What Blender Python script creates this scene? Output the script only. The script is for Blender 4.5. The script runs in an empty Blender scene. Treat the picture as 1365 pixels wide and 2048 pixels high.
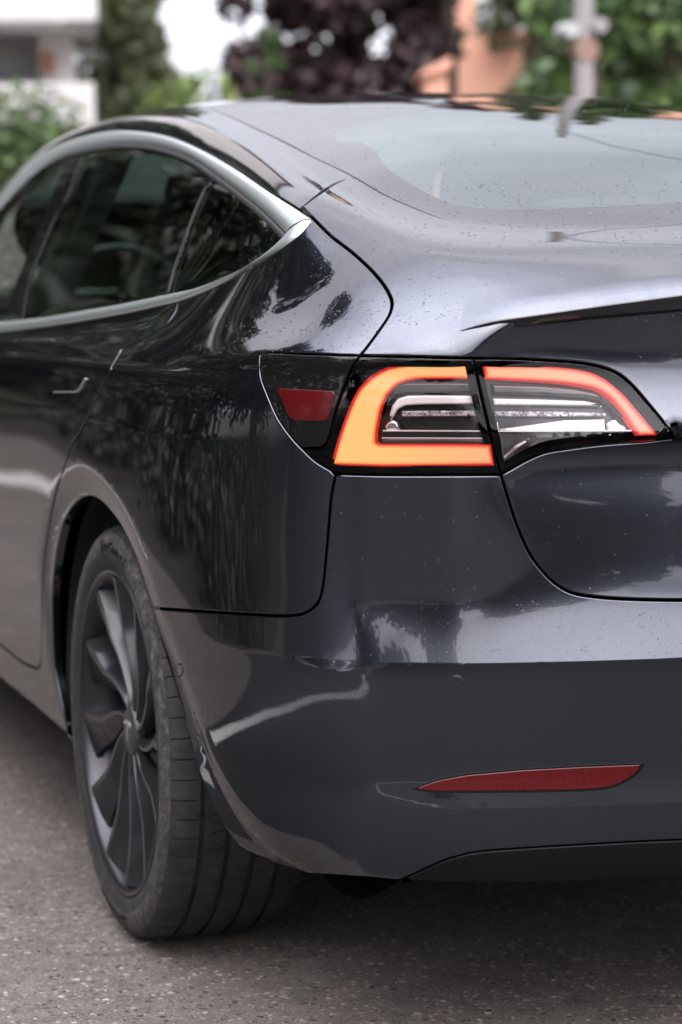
import bpy, bmesh, math, random
import numpy as np
from mathutils import Vector, Matrix
from mathutils.bvhtree import BVHTree
from mathutils.geometry import delaunay_2d_cdt

random.seed(7); rng = np.random.RandomState(7)
scene = bpy.context.scene
COL = scene.collection

# ------------------------------------------------------------------ camera
CAMP = np.array([-1.848, -3.865, 1.113]); YAW, PITCH, ROLL, FPX = .33183821, .10769396, -.01350619, 5001.7
def cam_axes():
    cy, sy, cp, sp = math.cos(YAW), math.sin(YAW), math.cos(PITCH), math.sin(PITCH)
    fw = np.array([sy*cp, cy*cp, -sp]); r = np.array([cy, -sy, 0]); u = np.cross(r, fw)
    cr, sr = math.cos(ROLL), math.sin(ROLL)
    return cr*r+sr*u, -sr*r+cr*u, fw
RV, UV_, FV = cam_axes()
camd = bpy.data.cameras.new("camera"); cam = bpy.data.objects.new("camera", camd); COL.objects.link(cam)
M = Matrix(((RV[0], UV_[0], -FV[0], CAMP[0]), (RV[1], UV_[1], -FV[1], CAMP[1]), (RV[2], UV_[2], -FV[2], CAMP[2]), (0, 0, 0, 1)))
cam.matrix_world = M
camd.sensor_fit = 'HORIZONTAL'; camd.sensor_width = 24.0; camd.lens = FPX/1365*24.0
camd.clip_start = .05; camd.clip_end = 2000
camd.dof.use_dof = True; camd.dof.focus_distance = 3.38; camd.dof.aperture_fstop = 4.1
scene.camera = cam

# ------------------------------------------------------------------ world, sun, exposure
scene.view_settings.view_transform = 'Standard'; scene.view_settings.look = 'None'
scene.view_settings.exposure = .94; scene.view_settings.gamma = 1.0
SUN_EL, SUN_AZ = math.radians(48), math.radians(200)
w = bpy.data.worlds.new("World"); scene.world = w; w.use_nodes = True
wt = w.node_tree; wn = wt.nodes; wl = wt.links; wn.clear()
wo = wn.new('ShaderNodeOutputWorld'); bg = wn.new('ShaderNodeBackground')
sky = wn.new('ShaderNodeTexSky'); sky.sky_type = 'NISHITA'; sky.sun_disc = False
sky.sun_elevation = SUN_EL; sky.sun_rotation = SUN_AZ; sky.air_density = 1.0; sky.dust_density = 4.0
# overcast: cloud layer whitening the clear sky, with soft lighter and darker clouds
tc = wn.new('ShaderNodeTexCoord'); mp = wn.new('ShaderNodeMapping'); mp.inputs['Scale'].default_value = (1.0, 1.0, 2.6)
nz = wn.new('ShaderNodeTexNoise'); nz.inputs['Scale'].default_value = 2.2; nz.inputs['Detail'].default_value = 6; nz.inputs['Roughness'].default_value = .55
cr = wn.new('ShaderNodeValToRGB'); cr.color_ramp.elements[0].position = .30; cr.color_ramp.elements[0].color = (8.2, 8.3, 9.3, 1)
cr.color_ramp.elements[1].position = .70; cr.color_ramp.elements[1].color = (12.2, 12.2, 13.3, 1)
mx = wn.new('ShaderNodeMix'); mx.data_type = 'RGBA'; mx.inputs['Factor'].default_value = .86
wl.new(tc.outputs['Generated'], mp.inputs['Vector']); wl.new(mp.outputs['Vector'], nz.inputs['Vector'])
wl.new(nz.outputs['Fac'], cr.inputs['Fac']); wl.new(sky.outputs['Color'], mx.inputs['A']); wl.new(cr.outputs['Color'], mx.inputs['B'])
# an overcast sky is about three times brighter overhead than at the horizon
sx = wn.new('ShaderNodeSeparateXYZ'); wl.new(tc.outputs['Generated'], sx.inputs[0])
gm = wn.new('ShaderNodeMapRange'); gm.inputs['From Min'].default_value = 0; gm.inputs['From Max'].default_value = 1; gm.inputs['To Min'].default_value = .18; gm.inputs['To Max'].default_value = 1.9
wl.new(sx.outputs['Z'], gm.inputs['Value']); ml = wn.new('ShaderNodeVectorMath'); ml.operation = 'SCALE'
# and the cloud glows softly where the sun stands behind it
gd = wn.new('ShaderNodeVectorMath'); gd.operation = 'DOT_PRODUCT'; wl.new(tc.outputs['Generated'], gd.inputs[0])
gd.inputs[1].default_value = (math.sin(SUN_AZ)*math.cos(SUN_EL), math.cos(SUN_AZ)*math.cos(SUN_EL), math.sin(SUN_EL))
gr = wn.new('ShaderNodeMapRange'); gr.interpolation_type = 'SMOOTHSTEP'; gr.inputs['From Min'].default_value = .1; gr.inputs['From Max'].default_value = 1.; gr.inputs['To Min'].default_value = 1.; gr.inputs['To Max'].default_value = 2.15
wl.new(gd.outputs['Value'], gr.inputs['Value']); gx = wn.new('ShaderNodeMath'); gx.operation = 'MULTIPLY'; 
hb_ = wn.new('ShaderNodeMapRange'); hb_.interpolation_type = 'SMOOTHSTEP'; hb_.inputs['From Min'].default_value = .09; hb_.inputs['From Max'].default_value = .16; hb_.inputs['To Min'].default_value = .50; hb_.inputs['To Max'].default_value = 0.
wl.new(sx.outputs['Z'], hb_.inputs['Value']); ha_ = wn.new('ShaderNodeMath'); ha_.operation = 'ADD'; wl.new(gm.outputs[0], ha_.inputs[0]); wl.new(hb_.outputs[0], ha_.inputs[1]); wl.new(ha_.outputs[0], gx.inputs[0]); wl.new(gr.outputs[0], gx.inputs[1])
wl.new(mx.outputs['Result'], ml.inputs[0]); wl.new(gx.outputs[0], ml.inputs['Scale'])
wl.new(ml.outputs['Vector'], bg.inputs['Color']); bg.inputs['Strength'].default_value = .10
wl.new(bg.outputs['Background'], wo.inputs['Surface'])
sd = bpy.data.lights.new("sun", 'SUN'); sd.energy = .5; sd.angle = math.radians(85); sd.color = (1, .95, .88)
so = bpy.data.objects.new("sun", sd); COL.objects.link(so)
_sv = Vector((math.sin(SUN_AZ)*math.cos(SUN_EL), math.cos(SUN_AZ)*math.cos(SUN_EL), math.sin(SUN_EL)))
so.rotation_euler = _sv.to_track_quat('Z', 'Y').to_euler()

# ------------------------------------------------------------------ materials
def mat(name, color=(.5, .5, .5), rough=.5, metal=0., coat=0., coat_rough=.03, emis=None, estr=0., spec=.5, ior=1.5):
    m = bpy.data.materials.new(name); m.use_nodes = True
    b = m.node_tree.nodes['Principled BSDF']
    b.inputs['Base Color'].default_value = (*color, 1); b.inputs['Roughness'].default_value = rough
    b.inputs['Metallic'].default_value = metal; b.inputs['Coat Weight'].default_value = coat
    b.inputs['Coat Roughness'].default_value = coat_rough; b.inputs['Specular IOR Level'].default_value = spec
    b.inputs['IOR'].default_value = ior
    if emis: b.inputs['Emission Color'].default_value = (*emis, 1); b.inputs['Emission Strength'].default_value = estr
    return m
def N(m, t): return m.node_tree.nodes.new(t)
def L(m, a, b): m.node_tree.links.new(a, b)
def noise(m, scale, detail=4, rough=.5, coord='Object', vec=None):
    n = N(m, 'ShaderNodeTexNoise'); n.inputs['Scale'].default_value = scale; n.inputs['Detail'].default_value = detail; n.inputs['Roughness'].default_value = rough
    if vec is None:
        t = N(m, 'ShaderNodeTexCoord'); vec = t.outputs[coord]
    L(m, vec, n.inputs['Vector']); return n
def ramp(m, src, stops):
    r = N(m, 'ShaderNodeValToRGB'); e = r.color_ramp.elements
    while len(e) < len(stops): e.new(.5)
    for i, (p, c) in enumerate(stops): e[i].position = p; e[i].color = (*c, 1) if len(c) == 3 else c
    L(m, src, r.inputs['Fac']); return r
def bump(m, src, strength, dist, normal_in=None):
    b = N(m, 'ShaderNodeBump'); b.inputs['Strength'].default_value = strength; b.inputs['Distance'].default_value = dist
    L(m, src, b.inputs['Height'])
    if normal_in: L(m, normal_in, b.inputs['Normal'])
    return b
def bsdf(m): return m.node_tree.nodes['Principled BSDF']

def make_paint():
    m = mat('car_paint', (.060, .063, .076), .20, .95, 1.0, .012, spec=.0)
    b = bsdf(m); b.inputs['Specular Tint'].default_value = (.05, .05, .07, 1)
    v = N(m, 'ShaderNodeTexVoronoi'); v.inputs['Scale'].default_value = 1700
    t = N(m, 'ShaderNodeTexCoord'); L(m, t.outputs['Object'], v.inputs['Vector'])
    r = ramp(m, v.outputs['Color'], [(0, (.043, .046, .056)), (1, (.080, .084, .101))])
    L(m, r.outputs['Color'], b.inputs['Base Color'])
    # faint orange peel on the clear coat only
    n = noise(m, 260, 2); bp = bump(m, n.outputs['Fac'], .012, .001); L(m, bp.outputs['Normal'], b.inputs['Coat Normal'])
    b.inputs['Coat IOR'].default_value = 1.52
    return m
PAINT = make_paint()
def thin_glass(name, tint, gloss=(1, 1, 1), ior=1.5, rough=0.0):
    m = bpy.data.materials.new(name); m.use_nodes = True; nt = m.node_tree; nt.nodes.clear()
    o = N(m, 'ShaderNodeOutputMaterial'); mixs = N(m, 'ShaderNodeMixShader'); tr = N(m, 'ShaderNodeBsdfTransparent'); gl = N(m, 'ShaderNodeBsdfGlossy')
    fr = N(m, 'ShaderNodeFresnel'); fr.inputs['IOR'].default_value = ior
    tr.inputs['Color'].default_value = (*tint, 1); gl.inputs['Color'].default_value = (*gloss, 1); gl.inputs['Roughness'].default_value = rough
    L(m, fr.outputs['Fac'], mixs.inputs['Fac']); L(m, tr.outputs[0], mixs.inputs[1]); L(m, gl.outputs[0], mixs.inputs[2]); L(m, mixs.outputs[0], o.inputs['Surface'])
    return m
GLASS = thin_glass('tinted_glass', (.70, .84, .74))
REARGLASS = thin_glass('rear_glass', (.68, .80, .74), gloss=(.95, 1, .99), ior=1.64)
LENS = thin_glass('lamp_lens', (.93, .90, .90), ior=1.35)
FRIT = mat('black_frit', (.008, .008, .009), .02, spec=.5, ior=1.39)
CHROME = mat('satin_chrome', (.50, .54, .52), .30, .75)
RUBBER = mat('black_rubber', (.012, .012, .012), .6)
BLACKTRIM = mat('black_trim', (.003, .003, .003), .42, spec=.2)
BLACKGLOSS = mat('gloss_black', (.006, .006, .006), .03, ior=1.42)
DARK = mat('underbody_black', (.006, .006, .006), .8)
CLOTH = mat('seat_vinyl', (.012, .012, .013), .5)

# ------------------------------------------------------------------ object helpers
def tag(o, label=None, cat=None, group=None, kind=None):
    if label: o['label'] = label
    if cat: o['category'] = cat
    if group: o['group'] = group
    if kind: o['kind'] = kind
    return o
def link(name, me, m=None, parent=None):
    o = bpy.data.objects.new(name, me); COL.objects.link(o)
    if m is not None:
        for mm in (m if isinstance(m, (list, tuple)) else [m]): me.materials.append(mm)
    if parent is not None: o.parent = parent; o.matrix_parent_inverse = parent.matrix_world.inverted() if False else Matrix()
    return o
def empty(name, loc=(0, 0, 0), parent=None):
    o = bpy.data.objects.new(name, None); COL.objects.link(o); o.location = loc; o.empty_display_size = .1
    if parent is not None: o.parent = parent
    return o
def mesh_from(name, V, F, Nn=None, smooth=True, midx=None):
    me = bpy.data.meshes.new(name); me.from_pydata([tuple(map(float, v)) for v in V], [], [tuple(map(int, f)) for f in F])
    if smooth: me.polygons.foreach_set('use_smooth', [True]*len(me.polygons))
    if midx is not None: me.polygons.foreach_set('material_index', [int(i) for i in midx])
    me.update()
    if Nn is not None: me.normals_split_custom_set_from_vertices([tuple(map(float, n)) for n in Nn])
    return me
def bm_obj(name, bm, m, parent=None, smooth=False):
    me = bpy.data.meshes.new(name); bm.to_mesh(me); bm.free()
    if smooth:
        me.polygons.foreach_set('use_smooth', [True]*len(me.polygons)); me.set_sharp_from_angle(angle=math.radians(38))
    return link(name, me, m, parent)
# ================================================================== THE CAR
# One smooth master skin (Catmull-Clark limit surface through the points below, metres; x = 0 centre
# plane, y = 0 rear axle, rear negative) from which every body panel is cut with a real shut line.
TOP = {  # station: eight points from the shoulder to the centre line
 0: [(-.80,3.42,.70),(-.74,3.52,.725),(-.66,3.58,.74),(-.55,3.62,.75),(-.43,3.65,.755),(-.30,3.67,.76),(-.15,3.68,.765),(0,3.685,.765)],
 1: [(-.87,3.05,.80),(-.82,3.08,.83),(-.74,3.12,.85),(-.62,3.15,.865),(-.48,3.18,.875),(-.34,3.2,.885),(-.17,3.2,.89),(0,3.2,.895)],
 2: [(-.885,2.60,.875),(-.85,2.62,.91),(-.80,2.70,.95),(-.72,2.80,.985),(-.58,2.88,.99),(-.42,2.93,.99),(-.22,2.96,.99),(0,2.97,.99)],
 3: [(-.888,2.25,.895),(-.868,2.27,.925),(-.80,2.33,1.03),(-.70,2.38,1.12),(-.61,2.42,1.17),(-.44,2.46,1.195),(-.22,2.48,1.21),(0,2.48,1.215)],
 4: [(-.889,1.90,.91),(-.872,1.90,.935),(-.775,1.93,1.11),(-.655,1.95,1.262),(-.575,1.95,1.335),(-.46,1.95,1.365),(-.24,1.96,1.39),(0,1.96,1.395)],
 5: [(-.890,1.45,.922),(-.868,1.45,.945),(-.752,1.45,1.16),(-.618,1.42,1.336),(-.560,1.42,1.373),(-.475,1.42,1.395),(-.25,1.42,1.424),(0,1.42,1.432)],
 6: [(-.890,1.00,.933),(-.860,1.00,.955),(-.744,1.00,1.165),(-.618,.98,1.337),(-.562,.98,1.368),(-.482,.98,1.385),(-.25,.98,1.410),(0,.98,1.416)],
 7: [(-.888,.58,.942),(-.845,.58,.975),(-.746,.56,1.15),(-.638,.56,1.306),(-.578,.54,1.333),(-.502,.52,1.343),(-.26,.54,1.378),(0,.55,1.387)],
 8: [(-.884,.20,.948),(-.828,.20,1.000),(-.754,.19,1.13),(-.667,.19,1.258),(-.605,.15,1.277),(-.535,.10,1.280),(-.27,.14,1.330),(0,.15,1.342)],
 9: [(-.881,-.10,.953),(-.810,-.10,1.026),(-.755,-.10,1.12),(-.695,-.12,1.212),(-.640,-.15,1.225),(-.566,-.18,1.225),(-.29,-.15,1.278),(0,-.15,1.292)],
 10: [(-.878,-.36,.958),(-.788,-.38,1.075),(-.755,-.39,1.125),(-.714,-.40,1.167),(-.655,-.41,1.173),(-.572,-.41,1.170),(-.30,-.41,1.212),(0,-.41,1.222)],
 11: [(-.863,-.58,.963),(-.800,-.59,1.018),(-.755,-.60,1.062),(-.713,-.60,1.098),(-.65,-.61,1.122),(-.555,-.62,1.126),(-.30,-.65,1.136),(0,-.66,1.140)],
 12: [(-.832,-.72,.966),(-.786,-.735,1.000),(-.745,-.745,1.032),(-.700,-.755,1.056),(-.63,-.765,1.080),(-.53,-.78,1.093),(-.28,-.80,1.103),(0,-.81,1.106)],
 13: [(-.794,-.789,.961),(-.757,-.815,.966),(-.709,-.844,.973),(-.655,-.866,.986),(-.59,-.883,1.018),(-.48,-.906,1.040),(-.27,-.930,1.058),(0,-.938,1.062)],
}
NST = 14
# plan curve (x, y) at perimeter columns
FRONT_PLAN = [(0, 3.74), (-.15, 3.735), (-.30, 3.725), (-.43, 3.705), (-.55, 3.67), (-.67, 3.61), (-.77, 3.53), (-.835, 3.43)]
SIDE_PLAN = [(-.905, 3.05), (-.925, 2.60), (-.927, 2.25), (-.925, 1.90), (-.924, 1.45), (-.924, 1.00), (-.926, .58), (-.930, .20), (-.928, -.10), (-.918, -.36), (-.893, -.58), (-.853, -.72)]
REAR_PLAN = [(-.803, -.795), (-.765, -.827), (-.715, -.858), (-.655, -.888), (-.58, -.914), (-.47, -.943), (-.27, -.972), (0, -.984)]
PLAN = FRONT_PLAN + SIDE_PLAN + REAR_PLAN
NC = len(PLAN)
ROWZ = [None, .941, .915, .862, .838, .78, .70, .635, .567, .547, .46, .405, .372, .245]
SIDE_IN = [None, .024, .010, .003, .001, 0, 0, 0, .001, .002, .008, .012, .015, .040]
REAR_IN = [None, .014, .009, .008, .009, .010, .010, .010, -.003, .001, .010, .0145, .013, .036]
CTR_IN = [None, .037, .034, .003, .034, .033, .027, .018, -.003, .001, .010, .0145, .013, .036]
def perimeter_top(i):
    if i < 8: return np.array(TOP[0][7-i], float)
    if i < 20: return np.array(TOP[i-7][0], float)
    return np.array(TOP[13][i-20], float)
def perimeter_point(i, r):
    x, y = PLAN[i]; z = ROWZ[r]
    a = np.array(PLAN[max(i-1, 0)]); b = np.array(PLAN[min(i+1, NC-1)]); t = b-a; t /= np.linalg.norm(t)
    if i in (0, NC-1): t = np.array((1., 0)) if i else np.array((-1., 0))
    inw = np.array((-t[1], t[0]))
    if i < 8:  # nose
        zt = perimeter_top(i)[2]-.02; z0 = .24
        f = (r-1)/12.; z = zt+(z0-zt)*f; ins = .05*(1-f)**2 + .05*f**2
    elif i < 20:
        ins = SIDE_IN[r]; top = perimeter_top(i)[2]; z = min(z, top-.012-.010*r if r < 4 else z)
        if r == 13: z = .245 if i < 17 else .262
        if i < 14: z = z*1.0
        if i >= 18: f = (i-17)/3.; ins = ins*(1-f)+(REAR_IN[r] if r < 7 else {7: .008, 8: .004, 9: .004, 10: .006, 11: .010, 12: .013, 13: .034}[r])*f
    else:
        k = i-20; g = 0 if k <= 3 else (.55 if k == 4 else 1)
        ins = REAR_IN[r]*(1-g)+CTR_IN[r]*g
        if r == 8: ins = min(ins, -.003+.004*(k < 2))
        if k <= 2:
            sm = {7: .008, 8: .004, 9: .001, 10: .006, 11: .010, 12: .013, 13: .034}.get(r)
            if sm is not None: f = (0, .45, .8)[k]; ins = sm*(1-f)+ins*f
        if r == 1 and k >= 4: z = .985+.004*(k-4)
        if r == 2 and k >= 4: z = .930
    return np.array((x+inw[0]*ins, y+inw[1]*ins, z))

def build_cage():
    V = []; key = {}
    def add(k, p):
        key[k] = len(V); V.append(np.array(p, float))
    for j in range(NST):
        for k in range(8): add(('t', j, k), TOP[j][k])
    def ptop(i):
        if i < 8: return ('t', 0, 7-i)
        if i < 20: return ('t', i-7, 0)
        return ('t', 13, i-20)
    for i in range(NC):
        for r in range(1, 14): add(('p', i, r), perimeter_point(i, r))
    for i in range(NC):  # turned-under bottom return
        p = perimeter_point(i, 13).copy(); x, y = PLAN[i]
        p[2] += .02; p[0] *= .93; p[1] = 1.4+(p[1]-1.4)*.97; add(('p', i, 14), p)
    def pk(i, r): return ptop(i) if r == 0 else ('p', i, r)
    F = []
    for j in range(NST-1):
        for k in range(7): F.append((('t', j, k), ('t', j+1, k), ('t', j+1, k+1), ('t', j, k+1)))
    for i in range(NC-1):
        for r in range(14): F.append((pk(i, r), pk(i, r+1), pk(i+1, r+1), pk(i+1, r)))
    n = len(V); V = np.array(V)
    # mirror
    ctr = {i for i in range(n) if abs(V[i, 0]) < 1e-6}
    mp_ = {}; V2 = list(V)
    for i in range(n):
        if i in ctr: mp_[i] = i
        else: mp_[i] = len(V2); V2.append(V[i]*np.array((-1, 1, 1)))
    FF = [tuple(key[k] for k in f) for f in F]
    FM = [tuple(mp_[i] for i in reversed(f)) for f in FF]
    creases = {}
    def cr_(a, b, wgt):
        a, b = key[a], key[b]
        creases[(min(a, b), max(a, b))] = wgt; a, b = mp_[a], mp_[b]; creases[(min(a, b), max(a, b))] = wgt
    for i in range(16, NC-1):
        f = min(1, max(0, (i-20)/3.))
        cr_(('p', i, 8), ('p', i+1, 8), .78*f)
        cr_(('p', i, 12), ('p', i+1, 12), .70*f)
        if i >= 24: cr_(('p', i, 3), ('p', i+1, 3), .75)
        if i >= 23: cr_(pk(i, 0), pk(i+1, 0), {23: .35, 24: .5}.get(i, .62))
        if 20 <= i <= 22: cr_(pk(i, 0), pk(i+1, 0), .2)
    for i in range(8, 19): cr_(pk(i, 0), pk(i+1, 0), .12)
    return np.array(V2), FF+FM, creases, n, mp_

def limit_eval(V, F, creases, level):
    me = bpy.data.meshes.new('tmp'); me.from_pydata([tuple(v) for v in V], [], F); me.update()
    at = me.attributes.new('crease_edge', 'FLOAT', 'EDGE')
    vals = [creases.get((min(e.vertices), max(e.vertices)), 0.) for e in me.edges]
    at.data.foreach_set('value', vals)
    o = bpy.data.objects.new('tmp', me); COL.objects.link(o)
    md = o.modifiers.new('s', 'SUBSURF'); md.levels = level; md.render_levels = level; md.quality = 6; md.use_limit_surface = True
    bpy.context.view_layer.update()
    dg = bpy.context.evaluated_depsgraph_get(); ev = o.evaluated_get(dg); m2 = ev.to_mesh()
    P = np.empty(len(m2.vertices)*3); m2.vertices.foreach_get('co', P); P = P.reshape(-1, 3)
    polys = None
    if level > 1:
        q = np.empty(len(m2.polygons)*4, dtype=np.int64); m2.polygons.foreach_get('vertices', q); polys = q.reshape(-1, 4)
    ev.to_mesh_clear(); bpy.data.objects.remove(o); bpy.data.meshes.remove(me)
    return P, polys
CV, CF, CC, nhalf, mmap = build_cage()
TGT = CV.copy(); CUR = CV.copy()
for it in range(7):
    P, _ = limit_eval(CUR, CF, CC, 1)
    CUR = CUR + .85*(TGT-P[:len(CUR)])
SP, SQ = limit_eval(CUR, CF, CC, 4)

# wheel arch outline in (y, z), traced where the fender lip stands (used to chamfer the lip too)
def catmull(pts, n=8, closed=False):
    pts = [np.array(p, float) for p in pts]; out = []
    m = len(pts); rngi = range(m if closed else m-1)
    for i in rngi:
        p0 = pts[(i-1) % m] if closed or i > 0 else 2*pts[0]-pts[1]
        p1, p2 = pts[i], pts[(i+1) % m]
        p3 = pts[(i+2) % m] if closed or i+2 < m else 2*pts[-1]-pts[-2]
        for s in range(n):
            t = s/n; out.append(.5*((2*p1)+(-p0+p2)*t+(2*p0-5*p1+4*p2-p3)*t*t+(-p0+3*p1-3*p2+p3)*t**3))
    if not closed: out.append(pts[-1])
    return np.array(out)
def pixray(px, py):
    d = FV*FPX+(px-682.5)*RV-(py-1024)*UV_; return d/np.linalg.norm(d)
ARCH_PX = [(139,1497),(132,1447),(117,1374),(109,1326),(105,1231),(106,1151),(117,1078),(130,1037),(149,1009),(171,994),(190,996),(209,1009),(228,1031),(247,1059),(267,1101),(282,1142),(295,1183),(305,1220),(318,1270),(334,1325),(349,1372),(365,1422),(381,1480),(399,1545),(421,1598),(443,1646),(469,1681),(496,1712),(522,1727),(553,1741),(601,1747)]
def arch3d():
    out = []
    for px, py in ARCH_PX:
        d = pixray(px, py); t = (-.915-CAMP[0])/d[0]; p = CAMP+d*t
        for _ in range(12):  # follow the plan curve inwards behind the axle
            x = -.915 if p[1] > -.36 else np.interp(-p[1], [.36, .58, .72, .80], [-.915, -.888, -.848, -.80])
            t = (x-CAMP[0])/d[0]; q = CAMP+d*t; p = .5*p+.5*q
        out.append(p)
    return np.array(out)
ARCH3 = arch3d()
if __name__ == '__main__': print('ARCH', ARCH3.round(3).tolist())
# ---- fender lips: a chamfer running round each wheel arch
AR_Y, AR_Z = ARCH3[:, 1], ARCH3[:, 2]
_a = catmull([(y, z) for y, z in zip(AR_Y, AR_Z)], 4)
_fr = np.array([(2.875+.39*math.cos(t), .335+.375*math.sin(t)) for t in np.linspace(-.25, math.pi+.25, 60)])
def poly_dist(P2, line):
    best = np.full(len(P2), 9.)
    for a, b in zip(line[:-1], line[1:]):
        ab = b-a; t = np.clip(((P2-a)@ab)/(ab@ab), 0, 1); d = np.linalg.norm(P2-(a+t[:, None]*ab), axis=1); best = np.minimum(best, d)
    return best
_sel = np.where((np.abs(SP[:, 0]) > .7) & (SP[:, 2] < .95) & (SP[:, 1] < .8))[0]
P2 = SP[_sel][:, 1:]; dd = poly_dist(P2, _a)
inside = np.hypot(P2[:, 0]-.02, P2[:, 1]-.33) < .35
WB = .052
s_ = np.clip(1-dd/WB, 0, 1); s_[inside] = 1
SP[_sel, 0] -= np.sign(SP[_sel, 0])*.010*s_**1.15
_sel = np.where((np.abs(SP[:, 0]) > .7) & (SP[:, 2] < .95) & (SP[:, 1] > 2.3) & (SP[:, 1] < 3.4))[0]
P2 = SP[_sel][:, 1:]; dd = poly_dist(P2, _fr); s_ = np.clip(1-dd/WB, 0, 1); s_[np.hypot(P2[:, 0]-2.875, P2[:, 1]-.33) < .35] = 1
SP[_sel, 0] -= np.sign(SP[_sel, 0])*.010*s_**1.15

SQm = SQ
_me = bpy.data.meshes.new('skin'); _me.from_pydata(SP.tolist(), [], SQm.tolist()); _me.update()
_me.polygons.foreach_set('use_smooth', [True]*len(_me.polygons)); 
_ne = len(_me.edges); _ev = np.empty(_ne*2, int); _me.edges.foreach_get('vertices', _ev); _ev = _ev.reshape(-1, 2); _mid = (SP[_ev[:, 0]]+SP[_ev[:, 1]])/2
_fn = np.empty(len(_me.polygons)*3); _me.polygons.foreach_get('normal', _fn); _fn = _fn.reshape(-1, 3)
_le = np.empty(len(_me.loops), int); _me.loops.foreach_get('edge_index', _le); _lf = np.repeat(np.arange(len(_me.polygons)), 4)
_o = np.argsort(_le, kind='stable'); _le, _lf = _le[_o], _lf[_o]; _st = np.searchsorted(_le, np.arange(_ne)); _cnt = np.diff(np.append(_st, len(_le)))
_ang = np.zeros(_ne); _two = np.where(_cnt == 2)[0]; _ang[_two] = np.degrees(np.arccos(np.clip((_fn[_lf[_st[_two]]]*_fn[_lf[_st[_two]+1]]).sum(1), -1, 1)))
_hz = np.abs(SP[_ev[:, 0], 2]-SP[_ev[:, 1], 2]) < .004
_near = _hz & (_mid[:, 1] < -.5) & ((np.abs(_mid[:, 2]-.567) < .004) | (np.abs(_mid[:, 2]-.372) < .004) | (np.abs(_mid[:, 2]-.862) < .004))
_sh = np.where(_near, _ang > 4, _ang > 24)
_at = _me.attributes.get('sharp_edge') or _me.attributes.new('sharp_edge', 'BOOLEAN', 'EDGE'); _at.data.foreach_set('value', _sh); _me.update()
CN = np.empty(len(_me.loops)*3); _me.corner_normals.foreach_get('vector', CN); CN = CN.reshape(-1, 4, 3)
bpy.data.meshes.remove(_me)
TRI = np.concatenate([SQm[:, [0, 1, 2]], SQm[:, [0, 2, 3]]]); TRN = np.concatenate([CN[:, [0, 1, 2]], CN[:, [0, 2, 3]]])
# make sure the skin normals point outwards
if TRN[:, 0][np.argmin(SP[TRI[:, 0], 0])][0] > 0: TRN = -TRN
_vt = [Vector(p) for p in SP.tolist()]
BV = BVHTree.FromPolygons(_vt, TRI.tolist(), all_triangles=True)
def bary_normals(P, idx):
    P = np.asarray(P); A = SP[TRI[idx, 0]]; B = SP[TRI[idx, 1]]; C = SP[TRI[idx, 2]]
    v0, v1, v2 = B-A, C-A, P-A
    d00 = (v0*v0).sum(1); d01 = (v0*v1).sum(1); d11 = (v1*v1).sum(1); d20 = (v2*v0).sum(1); d21 = (v2*v1).sum(1)
    den = d00*d11-d01*d01+1e-20; v = np.clip((d11*d20-d01*d21)/den, 0, 1); w_ = np.clip((d00*d21-d01*d20)/den, 0, 1); u = np.clip(1-v-w_, 0, 1)
    n = TRN[idx, 0]*u[:, None]+TRN[idx, 1]*v[:, None]+TRN[idx, 2]*w_[:, None]
    return n/np.linalg.norm(n, axis=1)[:, None]
def cast_many(O, D):
    """rays -> points, normals, ok"""
    n = len(O); P = np.zeros((n, 3)); I = np.zeros(n, int); ok = np.zeros(n, bool)
    for i in range(n):
        h = BV.ray_cast(Vector(O[i]), Vector(D[i] if D.ndim == 2 else D))
        if h[0] is not None: P[i] = h[0]; I[i] = h[2]; ok[i] = True
    return P, bary_normals(P, I), ok
def near_many(P):
    P = np.asarray(P, float); Q = np.zeros_like(P); I = np.zeros(len(P), int)
    for i in range(len(P)):
        h = BV.find_nearest(Vector(P[i])); Q[i] = h[0]; I[i] = h[2]
    return Q, bary_normals(Q, I)
MISSES = []
def px(pts, n=6, smooth=True, name=''):
    """photo pixels -> points on the skin"""
    pts = catmull(pts, n) if smooth and len(pts) > 2 else dens(pts)
    D = np.array([pixray(*p) for p in pts]); P, Nn, ok = cast_many(np.repeat(CAMP[None], len(pts), 0), D)
    if not ok.all():
        for i in np.where(~ok)[0]:
            MISSES.append((name, pts[i].round().tolist()))
            # nearest approach of the ray to the skin
            best = None
            for t in np.linspace(3, 7.5, 160):
                h = BV.find_nearest(Vector(CAMP+D[i]*t))
                if best is None or h[3] < best[0]: best = (h[3], h[0])
            P[i] = best[1]
    return P
def dens(pts, step=8.):
    pts = [np.array(p, float) for p in pts]; out = []
    for a, b in zip(pts[:-1], pts[1:]):
        n = max(1, int(np.linalg.norm(b-a)/step)); out += [a+(b-a)*i/n for i in range(n)]
    out.append(pts[-1]); return np.array(out)
def s3(pts, n=6, smooth=True):
    """3-D hints -> points on the skin"""
    p = catmull(pts, n) if smooth and len(pts) > 2 else dens(pts, .02)
    return near_many(p)[0]
def resample(P, step):
    P = np.asarray(P); seg = np.linalg.norm(np.diff(P, axis=0), axis=1); s = np.concatenate([[0], np.cumsum(seg)])
    n = max(1, int(round(s[-1]/step))); t = np.linspace(0, s[-1], n+1)
    return np.stack([np.interp(t, s, P[:, k]) for k in range(3)], 1)
def pip(Q, poly):
    x, y = Q[:, 0], Q[:, 1]; inside = np.zeros(len(Q), bool); n = len(poly); j = n-1
    for i in range(n):
        xi, yi = poly[i]; xj, yj = poly[j]
        if yi != yj:
            c = ((yi > y) != (yj > y)) & (x < (xj-xi)*(y-yi)/(yj-yi)+xi); inside ^= c
        j = i
    return inside

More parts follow.
